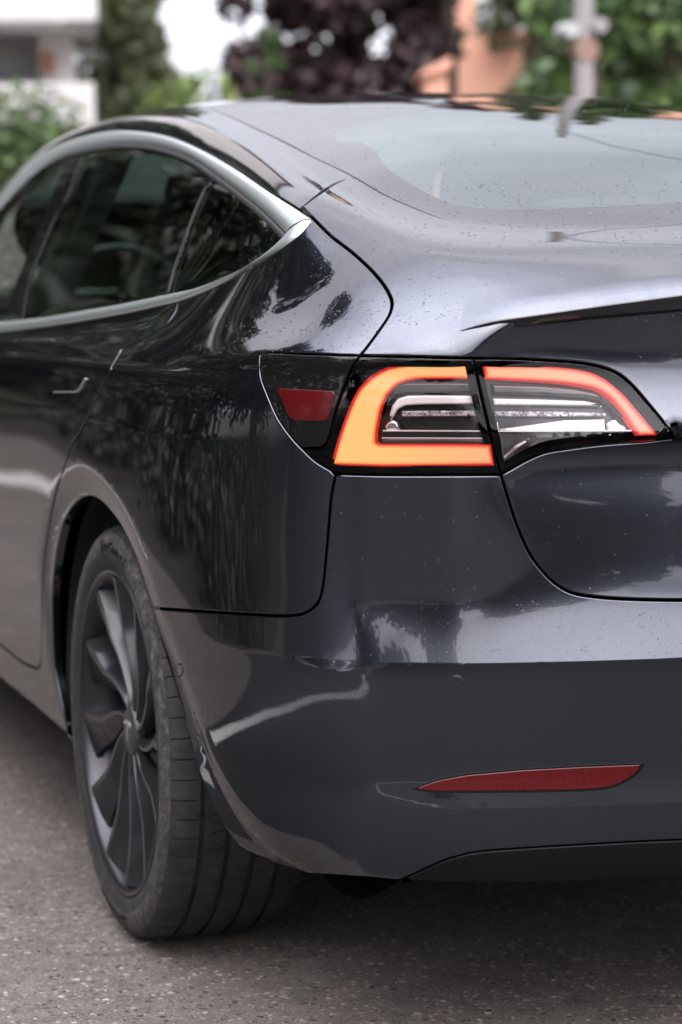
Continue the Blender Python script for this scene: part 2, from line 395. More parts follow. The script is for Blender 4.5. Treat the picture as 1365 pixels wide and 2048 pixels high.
def surf_patch(segs, view, step=.014, bstep=.009, gap=.0017, rad=.0018, depth=.014, offset=0., refine=2, holes=(), feats=()):
    """segs: list of (polyline3D, rim?) forming a closed loop on the skin. Returns V, N, F."""
    view = np.array(view, float); view /= np.linalg.norm(view)   # points from the skin to the viewer
    e1 = np.cross((0, 0, 1) if abs(view[2]) < .9 else (0, 1, 0), view); e1 /= np.linalg.norm(e1); e2 = np.cross(view, e1)
    loops = []
    for sg in [segs]+list(holes):
        B = []; R = []
        for P, rim in sg:
            Q = resample(P, bstep)
            B += list(Q[:-1]); R += [rim]*(len(Q)-1)
        loops.append((np.array(B), R))
    V2 = []; E = []; info = []
    for B, R in loops:
        s = len(V2); n = len(B)
        for i in range(n): V2.append((B[i]@e1, B[i]@e2)); E.append((s+i, s+(i+1) % n))
        info.append((s, n, R))
    BP = np.concatenate([l[0] for l in loops]); B2 = np.array(V2)
    polys = [B2[s:s+n] for s, n, _ in info]
    def inside(Q):
        r = pip(Q, polys[0])
        for h in polys[1:]: r &= ~pip(Q, h)
        return r
    def bdist(Q):
        d = np.full(len(Q), 9.)
        for i in range(0, len(B2)): d = np.minimum(d, np.hypot(Q[:, 0]-B2[i, 0], Q[:, 1]-B2[i, 1]))
        return d
    FP, FN, FE = [], [], []
    for fl in feats:
        fl, fln = fl; _sg = np.linalg.norm(np.diff(fl, axis=0), axis=1); _ss = np.concatenate([[0], np.cumsum(_sg)]); _tt = np.linspace(0, _ss[-1], int(_ss[-1]/.010)+1)
        fln = np.stack([np.interp(_tt, _ss, fln[:, k]) for k in range(3)], 1); fln /= np.linalg.norm(fln, axis=1)[:, None]; fl = np.stack([np.interp(_tt, _ss, fl[:, k]) for k in range(3)], 1); q2 = np.stack([fl@e1, fl@e2], 1); m = inside(q2); m &= bdist(q2) > gap+rad+.003
        fnn = fln; prev = None
        for i in range(len(fl)):
            if not m[i]: prev = None; continue
            FP.append(fl[i]); FN.append(fnn[i])
            if prev is not None: FE.append((prev, len(FP)-1))
            prev = len(FP)-1
    FP = np.array(FP).reshape(-1, 3); FN = np.array(FN).reshape(-1, 3); F2 = np.stack([FP@e1, FP@e2], 1)
    def fdist(Q):
        d = np.full(len(Q), 9.)
        for i in range(len(F2)): d = np.minimum(d, np.hypot(Q[:, 0]-F2[i, 0], Q[:, 1]-F2[i, 1]))
        return d
    lo, hi = polys[0].min(0), polys[0].max(0); G = []
    ny = int((hi[1]-lo[1])/(step*.866))+2; nx = int((hi[0]-lo[0])/step)+2
    for j in range(ny):
        for i in range(nx): G.append((lo[0]+(i+.5*(j % 2))*step, lo[1]+j*step*.866))
    G = np.array(G); G = G[inside(G)]; 
    if len(G): G = G[bdist(G) > max(.55*min(step, bstep), gap+rad+.003)]
    def cast(G):
        O = G[:, :1]*e1+G[:, 1:]*e2+view*8; return cast_many(O, -view)
    P, Nn, ok = cast(G) if len(G) else (np.zeros((0, 3)), np.zeros((0, 3)), np.zeros(0, bool))
    G, P, Nn = G[ok], P[ok], Nn[ok]
    st = step; cur, curN = G, Nn
    for lev in range(refine):
        if not len(cur): break
        cand = []
        for a in range(6):
            dv = np.array((math.cos(a*math.pi/3), math.sin(a*math.pi/3)))*st
            cand.append(dv)
        # normal variation measured by casting half-way neighbours
        new = []; st2 = st/2
        Q = np.concatenate([cur+dv/2 for dv in cand]); src = np.tile(np.arange(len(cur)), 6)
        key = np.round(Q/(st2*.4)).astype(int); _, ui = np.unique(key, axis=0, return_index=True); Q = Q[ui]; src = src[ui]
        m = inside(Q); Q, src = Q[m], src[m]
        if not len(Q): break
        m = bdist(Q) > gap+rad+.0025; Q, src = Q[m], src[m]
        if not len(Q): break
        qp, qn, ok = cast(Q); Q, src, qp, qn = Q[ok], src[ok], qp[ok], qn[ok]
        ang = np.degrees(np.arccos(np.clip((qn*curN[src]).sum(1), -1, 1)))
        m = ang > (2.2 if lev == 0 else 3.0)
        if not m.any(): break
        G = np.concatenate([G, Q[m]]); P = np.concatenate([P, qp[m]]); Nn = np.concatenate([Nn, qn[m]])
        cur, curN = Q[m], qn[m]; st = st2
    if len(F2):
        m = fdist(G) > .0045; G, P, Nn = G[m], P[m], Nn[m]
        E = E+[(len(B2)+len(G)+a, len(B2)+len(G)+b) for a, b in FE]
        G = np.concatenate([G, F2]); P = np.concatenate([P, FP]); Nn = np.concatenate([Nn, FN])
    nB = len(B2); allv = np.concatenate([B2, G]) if len(G) else B2
    res = delaunay_2d_cdt([Vector(p) for p in allv], E, [], 0, 1e-7)
    rv, rf, orig = res[0], res[2], res[3]
    R2 = np.array([tuple(v) for v in rv]); Fc = np.array([f for f in rf if len(f) == 3])
    cen = R2[Fc].mean(1); Fc = Fc[inside(cen)]
    BQ, BN = near_many(BP)
    full = np.zeros((len(R2), 3)); fn = np.zeros((len(R2), 3)); omap = {}
    missing = []
    for i, o in enumerate(orig):
        if len(o):
            k = min(o)
            if k < nB: full[i] = BP[k]; fn[i] = BN[k]
            else: full[i] = P[k-nB]; fn[i] = Nn[k-nB]
            for q in o: omap[q] = i
        else: missing.append(i)
    if missing:
        q, qn, ok = cast(R2[missing]); full[missing] = q; fn[missing] = qn
    # orientation
    a, b, c = full[Fc[:, 0]], full[Fc[:, 1]], full[Fc[:, 2]]
    flip = (np.cross(b-a, c-a)@view) < 0; Fc[flip] = Fc[flip][:, ::-1]
    V = full+fn*offset; NN = fn.copy(); F = [tuple(f) for f in Fc]
    V = list(V); NN = list(NN)
    for (s, n, R) in info:
        idx = [omap[s+i] for i in range(n)]
        pts = BP[s:s+n]; nor = BN[s:s+n]
        area = sum(polys[0][i][0]*polys[0][(i+1) % len(polys[0])][1]-polys[0][(i+1) % len(polys[0])][0]*polys[0][i][1] for i in range(len(polys[0]))) if s == 0 else None
        pl = B2[s:s+n]; ar = (pl[:, 0]*np.roll(pl[:, 1], -1)-np.roll(pl[:, 0], -1)*pl[:, 1]).sum()
        sign = 1 if ar > 0 else -1
        if s != 0: sign = -sign
        so_ = []   # outward dir of each segment
        for i in range(n):
            t = pts[(i+1) % n]-pts[i]; o = np.cross(t, nor[i])*sign; o /= (np.linalg.norm(o)+1e-12); so_.append(o)
        ringA, ringB, ringC, ringD = [], [], [], []
        for i in range(n):
            ro = []
            if R[i]: ro.append(so_[i])
            if R[i-1]: ro.append(so_[i-1])
            if not ro: ringA.append(idx[i]); ringB.append(None); ringC.append(None); ringD.append(None); continue
            o = sum(ro)
            L_ = np.linalg.norm(o); o = o/(L_+1e-9); k = 1/max(.5, L_/len(ro))
            nn = nor[i]; p = pts[i]+nn*offset
            V[idx[i]] = p-o*(gap+rad)*k
            ringA.append(idx[i])
            h = (o+nn)/np.linalg.norm(o+nn)
            V.append(p-o*(gap+.29*rad)*k-nn*.29*rad); NN.append(h); ringB.append(len(V)-1)
            V.append(p-o*gap*k-nn*rad); NN.append(o); ringC.append(len(V)-1)
            V.append(p-o*gap*k-nn*depth); NN.append(o); ringD.append(len(V)-1)
        for i in range(n):
            j = (i+1) % n
            if not R[i]: continue
            for ra, rb in ((ringA, ringB), (ringB, ringC), (ringC, ringD)):
                q = (ra[i], rb[i], rb[j], ra[j])
                F.append(q if sign > 0 else tuple(reversed(q)))
    return np.array(V), np.array(NN), F
def join_patches(parts):
    V, Nn, F = [], [], []; o = 0
    for v, n, f in parts:
        V.append(v); Nn.append(n); F += [tuple(i+o for i in q) for q in f]; o += len(v)
    return np.concatenate(V), np.concatenate(Nn), F
def mirrored(V, Nn, F): return V*np.array((-1, 1, 1)), Nn*np.array((-1, 1, 1)), [tuple(reversed(f)) for f in F]
def both(V, Nn, F):
    Vm, Nm, Fm = mirrored(V, Nn, F); n = len(V)
    Nn = Nn.copy(); c = np.abs(V[:, 0]) < 2e-4; V = V.copy(); V[c, 0] = 0; Nn[c, 0] = 0; Nn[c] /= np.linalg.norm(Nn[c], axis=1)[:, None]+1e-9
    m = np.where(c, np.arange(n), np.arange(n)+n); Vm[c] = V[c]; Nm[c] = Nn[c]
    return np.concatenate([V, Vm]), np.concatenate([Nn, Nm]), list(F)+[tuple(int(m[i]) for i in f) for f in Fm]

CAR = empty('parked_car')
tag(CAR, 'dark grey wet electric saloon car with its rear lamps lit, parked on the asphalt', 'car')
def side_part(name, data, m, parents=None, label=None):
    """left part plus its mirrored right twin"""
    out = []
    for k in range(2):
        V, Nn, F = data if k == 0 else mirrored(*data)
        o = link(name, mesh_from(name, V, F, Nn), m, (parents[k] if parents else CAR)); out.append(o)
        if label: o['label'] = label
    return out
def mid_part(name, data, m, parent=None):
    V, Nn, F = both(*data); return link(name, mesh_from(name, V, F, Nn), m, parent or CAR)

# ---------------- shut lines and edges, traced on the photo and carried on to the skin
G1 = px([(671,950),(662,996),(655,1077),(649,1143),(646,1168),(637,1203),(610,1226),(569,1232),(497,1229),(420,1224),(345,1219),(305,1216)], name='G1')
G2a = px([(521,712),(521,745),(534,785),(556,835),(582,872),(605,897),(632,922),(671,945)], name='G2')
G3a = px([(721,711),(650,709),(590,707),(535,705),(521,712)], name='G3a')
G3b = px([(721,711),(800,713),(880,715),(948,717)], name='G3b')
G3c = px([(948,717),(1000,717),(1070,719),(1155,725),(1207,735),(1241,750),(1268,773),(1302,812),(1333,850),(1343,868),(1346,879)], name='G3c')
G3d = px([(1346,879),(1292,885),(1207,891),(1138,899),(1091,906),(1053,921),(1026,936),(1004,948)], name='G3d')
G4 = px([(671,947),(720,949),(783,950),(900,950),(1002,949)], name='G4')
G5 = px([(948,717),(962,785),(978,855),(1003,949)], name='G5')
_g6 = px([(1003,949),(1016,993),(1029,1034),(1046,1078),(1063,1112),(1084,1140),(1111,1167),(1145,1186),(1190,1194),(1241,1198),(1300,1200),(1365,1201)], name='G6')
e = _g6[-1]; G6 = np.concatenate([_g6, s3([(e[0], e[1], e[2]), (-.2, -.955, e[2]), (0, -.96, e[2])])[1:]]); G6[-1, 0] = 0
G7 = px([(604,413),(626,436),(664,473),(705,505),(743,540),(770,573),(783,599),(783,616),(776,634),(752,669),(721,711)], name='G7')
G8 = px([(604,413),(629,394),(664,370),(691,358),(713,355)], name='G8')
_g9 = px([(713,355),(770,388),(840,419),(880,434),(920,443),(1000,452),(1100,457),(1250,455),(1365,450)], name='G9')
e = _g9[-1]; G9 = np.concatenate([_g9, s3([(e[0], e[1], e[2]), (e[0]*.5, e[1]-.015, e[2]), (0, e[1]-.02, e[2])])[1:]]); G9[-1, 0] = 0
G10 = px([(713,355),(683,339),(620,309),(560,278),(500,250),(470,236)], name='G10')
e = G10[-1]; G10 = np.concatenate([G10, s3([e, (-.478, 1.0, 1.39), (-.474, 1.42, 1.40), (-.46, 1.80, 1.385), (-.47, 1.95, 1.36)])[1:]])
G12 = px([(358,600),(353,620),(337,643),(312,664),(268,687),(246,697),(238,708),(205,772),(168,850),(143,891),(130,929),(117,967),(105,1015),(95,1072),(88,1130),(84,1200),(83,1270),(82,1320),(75,1338)], name='G12')
DOORB = px([(75,1338),(45,1325),(10,1297)], name='DOORB')
e = DOORB[-1]; DOORB = np.concatenate([DOORB, s3([e, (-.912, 1.3, e[2]+.005), (-.912, 2.0, e[2]+.01)])[1:]])
OUT = px([(626,437),(606,424),(540,383),(470,336),(400,297),(330,270),(250,260),(185,267),(120,288),(60,323),(20,365),(0,392)], name='OUT')
e = OUT[-1]; OUTx = np.concatenate([OUT, s3([e, (-.70, 2.30, 1.12), (-.78, 2.66, .985), (-.80, 2.80, .96)])[1:]])
INN = px([(572,468),(545,440),(500,400),(430,347),(380,314),(330,296),(280,288),(220,289),(150,303),(100,324),(50,363),(0,418)], name='INN')
e = INN[-1]; INNx = np.concatenate([INN, s3([e, (-.74, 2.20, 1.09), (-.79, 2.42, .99)])[1:]])
LOWo = px([(626,439),(600,468),(560,498),(520,523),(480,546),(440,568),(400,586),(357,602)], name='LOWo')
LOWo2 = px([(357,602),(300,615),(250,626),(170,640),(100,651),(50,658),(0,664)], name='LOWo2')
LOWi = px([(572,472),(550,494),(520,519),(480,546),(450,559),(400,576),(363,583)], name='LOWi')
LOWi2 = px([(363,583),(300,596),(240,608),(170,620),(100,632),(50,638),(0,643)], name='LOWi2')
e = LOWo2[-1]; LOWo2 = np.concatenate([LOWo2, s3([e, (-.868, 1.5, .945), (-.868, 2.0, .932), (-.85, 2.5, .915)])[1:]])
e = LOWi2[-1]; LOWi2 = np.concatenate([LOWi2, s3([e, (-.855, 1.5, .965), (-.855, 2.0, .955), (-.80, 2.42, .975)])[1:]])
ARC = near_many(np.array([(-.93 if p[1] > -.36 else p[0]-.015, p[1], p[2]) for p in ARCH3]))[0]
ARC = px(ARCH_PX, 3, name='ARC')
ka = int(np.argmin(np.linalg.norm(ARC-G1[-1], axis=1)))
ARCf, ARCb = ARC[:ka+1].copy(), ARC[ka:].copy(); ARCf[-1] = G1[-1]; ARCb[0] = G1[-1]
BOT = px([(601,1747),(640,1750),(683,1753),(740,1757),(796,1762)], name='BOT')
INS = px([(796,1762),(817,1754),(852,1738),(895,1720),(944,1707),(1001,1701),(1090,1695),(1178,1690),(1270,1685),(1365,1681)], name='INS')
e = INS[-1]; INS = np.concatenate([INS, s3([e, (-.2, -.95, e[2]), (0, -.96, e[2])])[1:]]); INS[-1, 0] = 0
INB = px([(796,1762),(850,1767),(1000,1769),(1107,1768),(1248,1762),(1365,1756)], name='INB')
e = INB[-1]; INB = np.concatenate([INB, s3([e, (-.2, -.94, e[2]), (0, -.95, e[2])])[1:]]); INB[-1, 0] = 0
print('MISSES', MISSES)
print('G6', G6[[0, len(G6)//2, -1]].round(3).tolist(), 'G9', G9[-1].round(3).tolist(), 'lampT', G3b[[0, -1]].round(3).tolist(), 'INB', INB[[0, -1]].round(3).tolist())
# ---------------- body panels
import time as _time
_t0 = _time.time()
rev = lambda a: a[::-1]
def segs(*s): return [(p if len(x) < 3 else p, r) for x in s for p, r in [x]]
# body side: C-pillar, rear quarter and sill in one pressing
sill_end = ARCf[0]
SILLB = np.concatenate([[sill_end], s3([(-.905, .34, .246), (-.905, .6, .25), (-.905, 1.3, .25), (-.905, 2.0, .25), (-.905, 2.42, .25)], smooth=True)])
_farch = s3([(-.93, 2.875-.40*math.cos(t), .335+.385*math.sin(t)) for t in np.linspace(-.20, math.pi+.2, 40)], 2)
kf = 10
DRF = s3([(-.915, 2.15, .36), (-.93, 2.2, .5), (-.93, 2.22, .7), (-.9, 2.22, .88), (-.868, 2.22, .925)])
SILLT = s3([DOORB[-1], (-.915, 2.15, .36)], smooth=False)
_bs = [(rev(ARCf), True), (SILLB, True), (s3([SILLB[-1], (-.92, 2.44, .33), (-.92, 2.30, .355), (-.915, 2.15, .36)]), True), (rev(SILLT), True), (rev(DOORB), True), (rev(G12), True)]
quarter = surf_patch([(G7, True), (G3a, True), (rev(G2a)[::-1], True), (G1, True)]+_bs+[(rev(LOWo), True)], (-.80, -.38, .42))
side_part('body_side', quarter, PAINT)
BP = s3([LOWo2[np.argmin(np.abs(LOWo2[:, 1]-1.03))], (-.925, 1.04, .8), (-.925, 1.05, .6), (-.915, 1.03, DOORB[-1][2]+.0)])
kb = int(np.argmin(np.abs(LOWo2[:, 1]-1.03))); BP[0] = LOWo2[kb]
kd = int(np.argmin(np.abs(DOORB[:, 1]-1.03))); BP[-1] = DOORB[kd]
rear_door = surf_patch([(G12, True), (DOORB[:kd+1], True), (rev(BP), True), (rev(LOWo2[:kb+1]), True)], (-.95, -.1, .25))
side_part('rear_door', rear_door, PAINT)
kk = int(np.argmin(np.abs(LOWo2[:, 1]-2.22))); DRF[-1] = LOWo2[kk]; DRF[0] = SILLT[-1]
front_door = surf_patch([(BP, True), (np.concatenate([DOORB[kd:], SILLT[1:]]), True), (DRF, True), (rev(LOWo2[kb:kk+1]), True)], (-.95, 0, .25), step=.03, bstep=.02)
side_part('front_door', front_door, PAINT)
# bumper
CB = s3([INS[-1], G6[-1]], smooth=False); CB[:, 0] = 0
def ring(r, i0, i1):
    pts = [perimeter_top(i) if r == 0 else perimeter_point(i, r) for i in range(i0, i1)]
    Q = near_many(catmull(pts, 8))[0]; out = []
    for o in (.0013, .0045, .009, -.0013, -.0045, -.009):
        far = o if abs(o) > .006 else math.copysign(.0065, o)
        out.append((near_many(Q+np.array((0, 0, o)))[0], near_many(Q+np.array((0, 0, far)))[1]))
    return out
F_CR = ring(8, 17, NC)+ring(12, 18, NC)
bumper = surf_patch([(G1, True), (ARCb, True), (BOT, True), (INS, True), (CB, False), (rev(G6), True), (rev(G4), True)], (-.45, -.85, .12), feats=F_CR)
BUMPER = mid_part('rear_bumper', bumper, PAINT)
CB2 = s3([INB[-1], INS[-1]], smooth=False); CB2[:, 0] = 0
diff = surf_patch([(INB, True), (CB2, False), (rev(INS), True)], (-.2, -.95, .05), offset=-.003, gap=.0005, rad=.004)
mid_part('diffuser_insert', diff, BLACKTRIM)
# boot lid: upper skin and lower face share the ledge line
_lg = px([(1343,868),(1365,867)], name='lg'); ez = ROWZ[3]
LEDGE = np.concatenate([[G3c[-1]], s3([(G3c[-1][0]+.02, G3c[-1][1]-.01, ez-.001), (-.27, -.972, ez-.001), (0, -.984, ez-.001)])]); LEDGE[-1, 0] = 0
def center_line(z0, z1=None, pts=None):
    return None
CL1 = s3([LEDGE[-1], (0, -.975, .88), (0, -.955, .93), (0, -.948, .985), (0, -.93, 1.062), (0, -.81, 1.106), G9[-1]], smooth=True); CL1[:, 0] = 0; CL1[0] = LEDGE[-1]; CL1[-1] = G9[-1]
lid_top = surf_patch([(G7, True), (G3b, True), (G3c, True), (LEDGE, False), (CL1, False), (rev(G9), True), (rev(G8), True)], (-.25, -.55, .8), refine=3)
CL2 = s3([G6[-1], (0, -.955, .70), (0, -.955, .78), (0, -.957, .838), LEDGE[-1]], smooth=True); CL2[:, 0] = 0
lid_low = surf_patch([(G6, True), (CL2, False), (rev(LEDGE), False), (G3d, True)], (-.25, -.93, -.35), refine=3)
mid_part('boot_lid', join_patches([lid_top, lid_low]), PAINT)
# roof rail from the seam forward to the screen pillar
_xo = np.concatenate([G7[:4], OUTx[1:]]) if False else np.concatenate([[G7[0]], OUTx[2:]])
RF = s3([OUTx[-1], (-.72, 2.80, .985), (-.66, 2.60, 1.09), (-.52, 2.20, 1.28), (-.46, 1.95, 1.36), G10[-1]])
rail = surf_patch([(_xo, True), (RF[:], True), (rev(G10), True), (rev(G8), True)], (-.55, -.15, .82), gap=.0017)
side_part('roof_rail', rail, PAINT)
# rear window running up into the glass roof
CG = s3([G9[-1], (0, -.41, 1.222), (0, -.15, 1.292), (0, .15, 1.342), (0, .55, 1.387), (0, .98, 1.416), (0, 1.42, 1.432), (0, 1.95, 1.396)]); CG[:, 0] = 0
HDR = s3([G10[-1], (-.24, 1.96, 1.39), (0, 1.96, 1.395)]); HDR[0] = G10[-1]; HDR[-1] = CG[-1]
REARW_MATS = [REARGLASS, FRIT]
roofglass = surf_patch([(G9, True), (CG, False), (rev(HDR), True), (rev(G10), True)], (-.1, -.25, .95), gap=.002, offset=-.002)
print('t panels', round(_time.time()-_t0, 1))
def sub(poly, a, b):
    """piece of a polyline between the points nearest to a and b"""
    i = int(np.argmin(np.linalg.norm(poly-a, axis=1))); j = int(np.argmin(np.linalg.norm(poly-b, axis=1)))
    return poly[i:j+1] if i <= j else poly[j:i+1][::-1]
def P1(x, y): return px([(x, y), (x+.01, y)], smooth=False, name='P1')[0]
def pxd(pts, depth, n=5, smooth=True):
    """outline seen at these pixels by something lying `depth` under the skin -> its foot points on the skin"""
    pts = catmull(pts, n) if smooth and len(pts) > 2 else dens(pts)
    D = np.array([pixray(*p) for p in pts]); P, Nn, ok = cast_many(np.repeat(CAMP[None], len(pts), 0), D)
    if not ok.all(): MISSES.append(('pxd', pts[~ok][0].tolist()))
    T = P+D*(depth/np.maximum(.25, -(D*Nn).sum(1)))[:, None]
    return near_many(T)[0]
def closed_patch(pts, under, smooth=True, **kw):
    """closed outline in pixels -> patch lying depth under the skin"""
    if smooth: p = catmull(pts, 6, closed=True)
    else: p = dens(list(pts)+[pts[0]], 6.)[:-1]
    D = np.array([pixray(*q) for q in p]); P, Nn, ok = cast_many(np.repeat(CAMP[None], len(p), 0), D)
    if not ok.all(): MISSES.append(('cp', p[~ok][0].tolist()))
    P, Nn = P[ok], Nn[ok]; D = D[ok]
    T = P+D*(under/np.maximum(.25, -(D*Nn).sum(1)))[:, None]; Q = near_many(T)[0]
    Q = np.concatenate([Q, Q[:1]]); vn = Nn.mean(0); vn /= np.linalg.norm(vn)
    kw.setdefault('gap', 0); kw.setdefault('rad', .0012); kw.setdefault('depth', .006); kw.setdefault('step', .012); kw.setdefault('bstep', .005); kw.setdefault('refine', 1)
    return surf_patch([(Q, True)], tuple(vn), offset=-under, **kw)
def ribbon(lines, depth, half):
    V, Nn, F = [], [], []
    for ln in lines:
        Q = resample(ln, .012); q, nn = near_many(Q); t = np.gradient(Q, axis=0); o = np.cross(t, nn); o /= np.linalg.norm(o, axis=1)[:, None]+1e-9
        s = len(V)
        for k in range(len(Q)):
            V += [Q[k]-nn[k]*depth+o[k]*half, Q[k]-nn[k]*depth-o[k]*half]; Nn += [nn[k], nn[k]]
        F += [(s+2*k, s+2*k+1, s+2*k+3, s+2*k+2) for k in range(len(Q)-1)]
    return np.array(V), np.array(Nn), F
# dark seals at the bottom of every shut line
seal = ribbon([G1, G2a, G3a, G3b, G3c, G3d, G4, G5, G6, G7, G8, G9, G10, G12, DOORB, BP, DRF, OUTx, INNx, LOWo, LOWo2, LOWi, LOWi2, INS], .0115, .011)
side_part('shut_line_seal', seal, RUBBER)

# ---------------- bright window surround
def loft(A, B, m, n=150, h=.004, base=-.001, cs=9):
    def res(P):
        seg = np.linalg.norm(np.diff(P, axis=0), axis=1); s = np.concatenate([[0], np.cumsum(seg)]); t = np.linspace(0, s[-1], n)
        return np.stack([np.interp(t, s, P[:, k]) for k in range(3)], 1)
    A, B = res(A), res(B); V = []; F = []
    for i in range(n):
        row = np.array([A[i]+(B[i]-A[i])*t for t in np.linspace(.03, .97, cs)]); q, nn = near_many(row)
        for k in range(cs):
            t = k/(cs-1); V.append(q[k]+nn[k]*(base+h*(1-abs(2*t-1)**3.5)))
    for i in range(n-1):
        for k in range(cs-1): F.append((i*cs+k, i*cs+k+1, (i+1)*cs+k+1, (i+1)*cs+k))
    V = np.array(V)
    a, b, c = V[F[0][0]], V[F[0][1]], V[F[0][2]]
    if np.cross(b-a, c-a)[0] > 0: F = [tuple(reversed(f)) for f in F]
    # side walls
    return V, F
def two_sided(name, VF, m, label=None):
    V, F = VF; r = []
    for k in range(2):
        vv, ff = (V, F) if k == 0 else (V*np.array((-1, 1, 1)), [tuple(reversed(f)) for f in F])
        o = link(name, mesh_from(name, vv, ff), m, CAR); r.append(o)
    return r
two_sided('window_trim', loft(OUTx, INNx, CHROME, h=.006), CHROME)
two_sided('sill_trim', loft(LOWo, LOWi, CHROME, n=60, h=.006), CHROME)
two_sided('sill_trim', loft(LOWo2, LOWi2, CHROME, n=90, h=.006), CHROME)

# ---------------- side glass
D1 = px([(432,349),(412,373),(398,402),(380,447),(364,492),(347,540),(335,590)], name='D1')
PR = px([(168,300),(150,345),(132,390),(108,432),(88,478),(72,515),(59,551),(50,590),(43,631)], name='PR')
PL = px([(128,313),(108,370),(88,423),(70,465),(53,508),(37,545),(23,581),(13,612),(6,643)], name='PL')
LOWi_all = np.concatenate([LOWi, LOWi2[1:]])
def fit_ends(ln, A, B):
    i = int(np.argmin(np.linalg.norm(A-ln[0], axis=1))); j = int(np.argmin(np.linalg.norm(B-ln[-1], axis=1)))
    ln = ln.copy(); ln[0] = A[i]; ln[-1] = B[j]; return ln
D1, PR, PL = [fit_ends(l, INNx, LOWi_all) for l in (D1, PR, PL)]
kw = dict(offset=-.004, gap=.0012, rad=.001, depth=.005)
tip = [(s3([LOWi_all[0], INNx[0]], smooth=False), True)]
side_part('quarter_window', surf_patch([(sub(INNx, INNx[0], D1[0]), True), (D1, True), (sub(LOWi_all, D1[-1], LOWi_all[0]), True)]+tip, (-.85, -.1, .5), **kw), GLASS)
side_part('rear_door_window', surf_patch([(sub(INNx, D1[0], PR[0]), True), (PR, True), (sub(LOWi_all, PR[-1], D1[-1]), True), (rev(D1), True)], (-.85, -.1, .5), **kw), GLASS)
side_part('door_pillar', surf_patch([(sub(INNx, PR[0], PL[0]), True), (PL, True), (sub(LOWi_all, PL[-1], PR[-1]), True), (rev(PR), True)], (-.85, -.1, .5), offset=-.003, gap=.0008, rad=.001, depth=.005), BLACKGLOSS)
side_part('front_door_window', surf_patch([(sub(INNx, PL[0], INNx[-1]), True), (s3([INNx[-1], LOWi_all[-1]], smooth=False), True), (sub(LOWi_all, LOWi_all[-1], PL[-1]), True), (rev(PL), True)], (-.85, -.1, .5), **kw), GLASS)
V, F = loft(near_many(D1+np.array((0, .004, 0)))[0], near_many(D1-np.array((0, .004, 0)))[0], None, n=40, h=.003, cs=5); two_sided('glass_run', (V, F), BLACKTRIM)
# rubber edge just inside the bright trim, and the wide black band printed round the fixed quarter window
def inset_loft(line, w, h=.0015):
    q, nn = near_many(line); t = np.gradient(line, axis=0); o = np.cross(t, nn); o /= np.linalg.norm(o, axis=1)[:, None]+1e-9
    c = INNx.mean(0); s = np.sign(((c-line)*o).sum(1)); s[s == 0] = 1; s = np.full(len(s), np.sign(s.sum()))
    return loft(line, near_many(line+o*s[:, None]*w)[0], None, n=120, h=h, cs=4)
two_sided('glass_seal', inset_loft(INNx, .010), RUBBER)
band = closed_patch([(570,470),(548,452),(520,424),(492,398),(474,384),(492,408),(520,432),(536,450),(535,468),(522,482),(500,496),(476,512),(440,530),(432,560),(458,552),(500,530),(536,503),(556,488)], .008, rad=.0005, depth=.001)
side_part('printed_band', band, FRIT)

# ---------------- rear window: clear field with a printed black border
FI = px([(752,300),(772,330),(800,352),(838,374),(880,396),(930,409),(985,415),(1040,416),(1150,413),(1250,408),(1365,401)], name='FI')
e = FI[-1]; FI = np.concatenate([FI, s3([e, (e[0]*.5, e[1]+.003, e[2]), (0, e[1], e[2]+.002)])[1:]]); FI[-1, 0] = 0
FI2 = px([(752,300),(735,288),(722,282)], name='FI2')
e = FI2[-1]; FI2 = np.concatenate([FI2, s3([e, (-.50, .05, 1.30), (-.45, .15, 1.325), (-.25, .19, 1.34), (0, .20, 1.348)])[1:]]); FI2[-1, 0] = 0
CLg = sub(CG, FI[-1], FI2[-1]); CLg = CLg.copy(); CLg[0] = FI[-1]; CLg[-1] = FI2[-1]
cA = sub(CG, CG[0], FI[-1]).copy(); cA[-1] = FI[-1]; cB = sub(CG, FI2[-1], CG[-1]).copy(); cB[0] = FI2[-1]
kw = dict(offset=-.002, gap=.002, rad=.0015, depth=.01)
frit = surf_patch([(G9, True), (cA, False), (rev(FI), False), (FI2, False), (cB, False), (rev(HDR), True), (rev(G10), True)], (-.1, -.25, .95), **kw)
clear = surf_patch([(FI, False), (CLg, False), (rev(FI2), False)], (-.1, -.3, .95), **kw)
V1, N1, F1 = both(*frit); V2_, N2, F2_ = both(*clear)
V = np.concatenate([V1, V2_]); F = F1+[tuple(i+len(V1) for i in f) for f in F2_]
link('rear_window', mesh_from('rear_window', V, F, np.concatenate([N1, N2]), midx=[0]*len(F1)+[1]*len(F2_)), [FRIT, REARGLASS], CAR)

# ---------------- spoiler blade on the lid edge
SPX = [(917,655),(940,649),(1000,639),(1100,625),(1200,611),(1290,599),(1365,589)]
lipx = np.array([TOP[13][k][0] for k in range(8)]); lipy = np.array([TOP[13][k][1] for k in range(8)]); lipz = np.array([TOP[13][k][2] for k in range(8)])
def lip(x): return np.interp(x, lipx, lipy), np.interp(x, lipx, lipz)
TT = []
for p in catmull(SPX, 5):
    d = pixray(*p); best = None
    for t in np.linspace(2.8, 3.9, 500):
        q = CAMP+d*t; off = .020*min(1, max(0, (q[0]+.68)/.15)); yy = lip(q[0])[0]-off
        if q[1] >= yy: best = q; break
    TT.append(best)
TT = np.array(TT); xe = TT[-1][0]; ze = TT[-1][2]
ext = np.array([(x, lip(x)[0]-.020, ze+.014*(1-(x/xe)**2)) for x in np.linspace(xe, 0, 12)[1:]])
TT = np.concatenate([TT, ext]); n = len(TT)
_ft = np.clip((TT[:, 0]-TT[0, 0])/.045, 0, 1)[:, None]; TT = near_many(TT)[0]*(1-_ft)+TT*_ft
SV, SF, SM = [], [], []; CS = 7
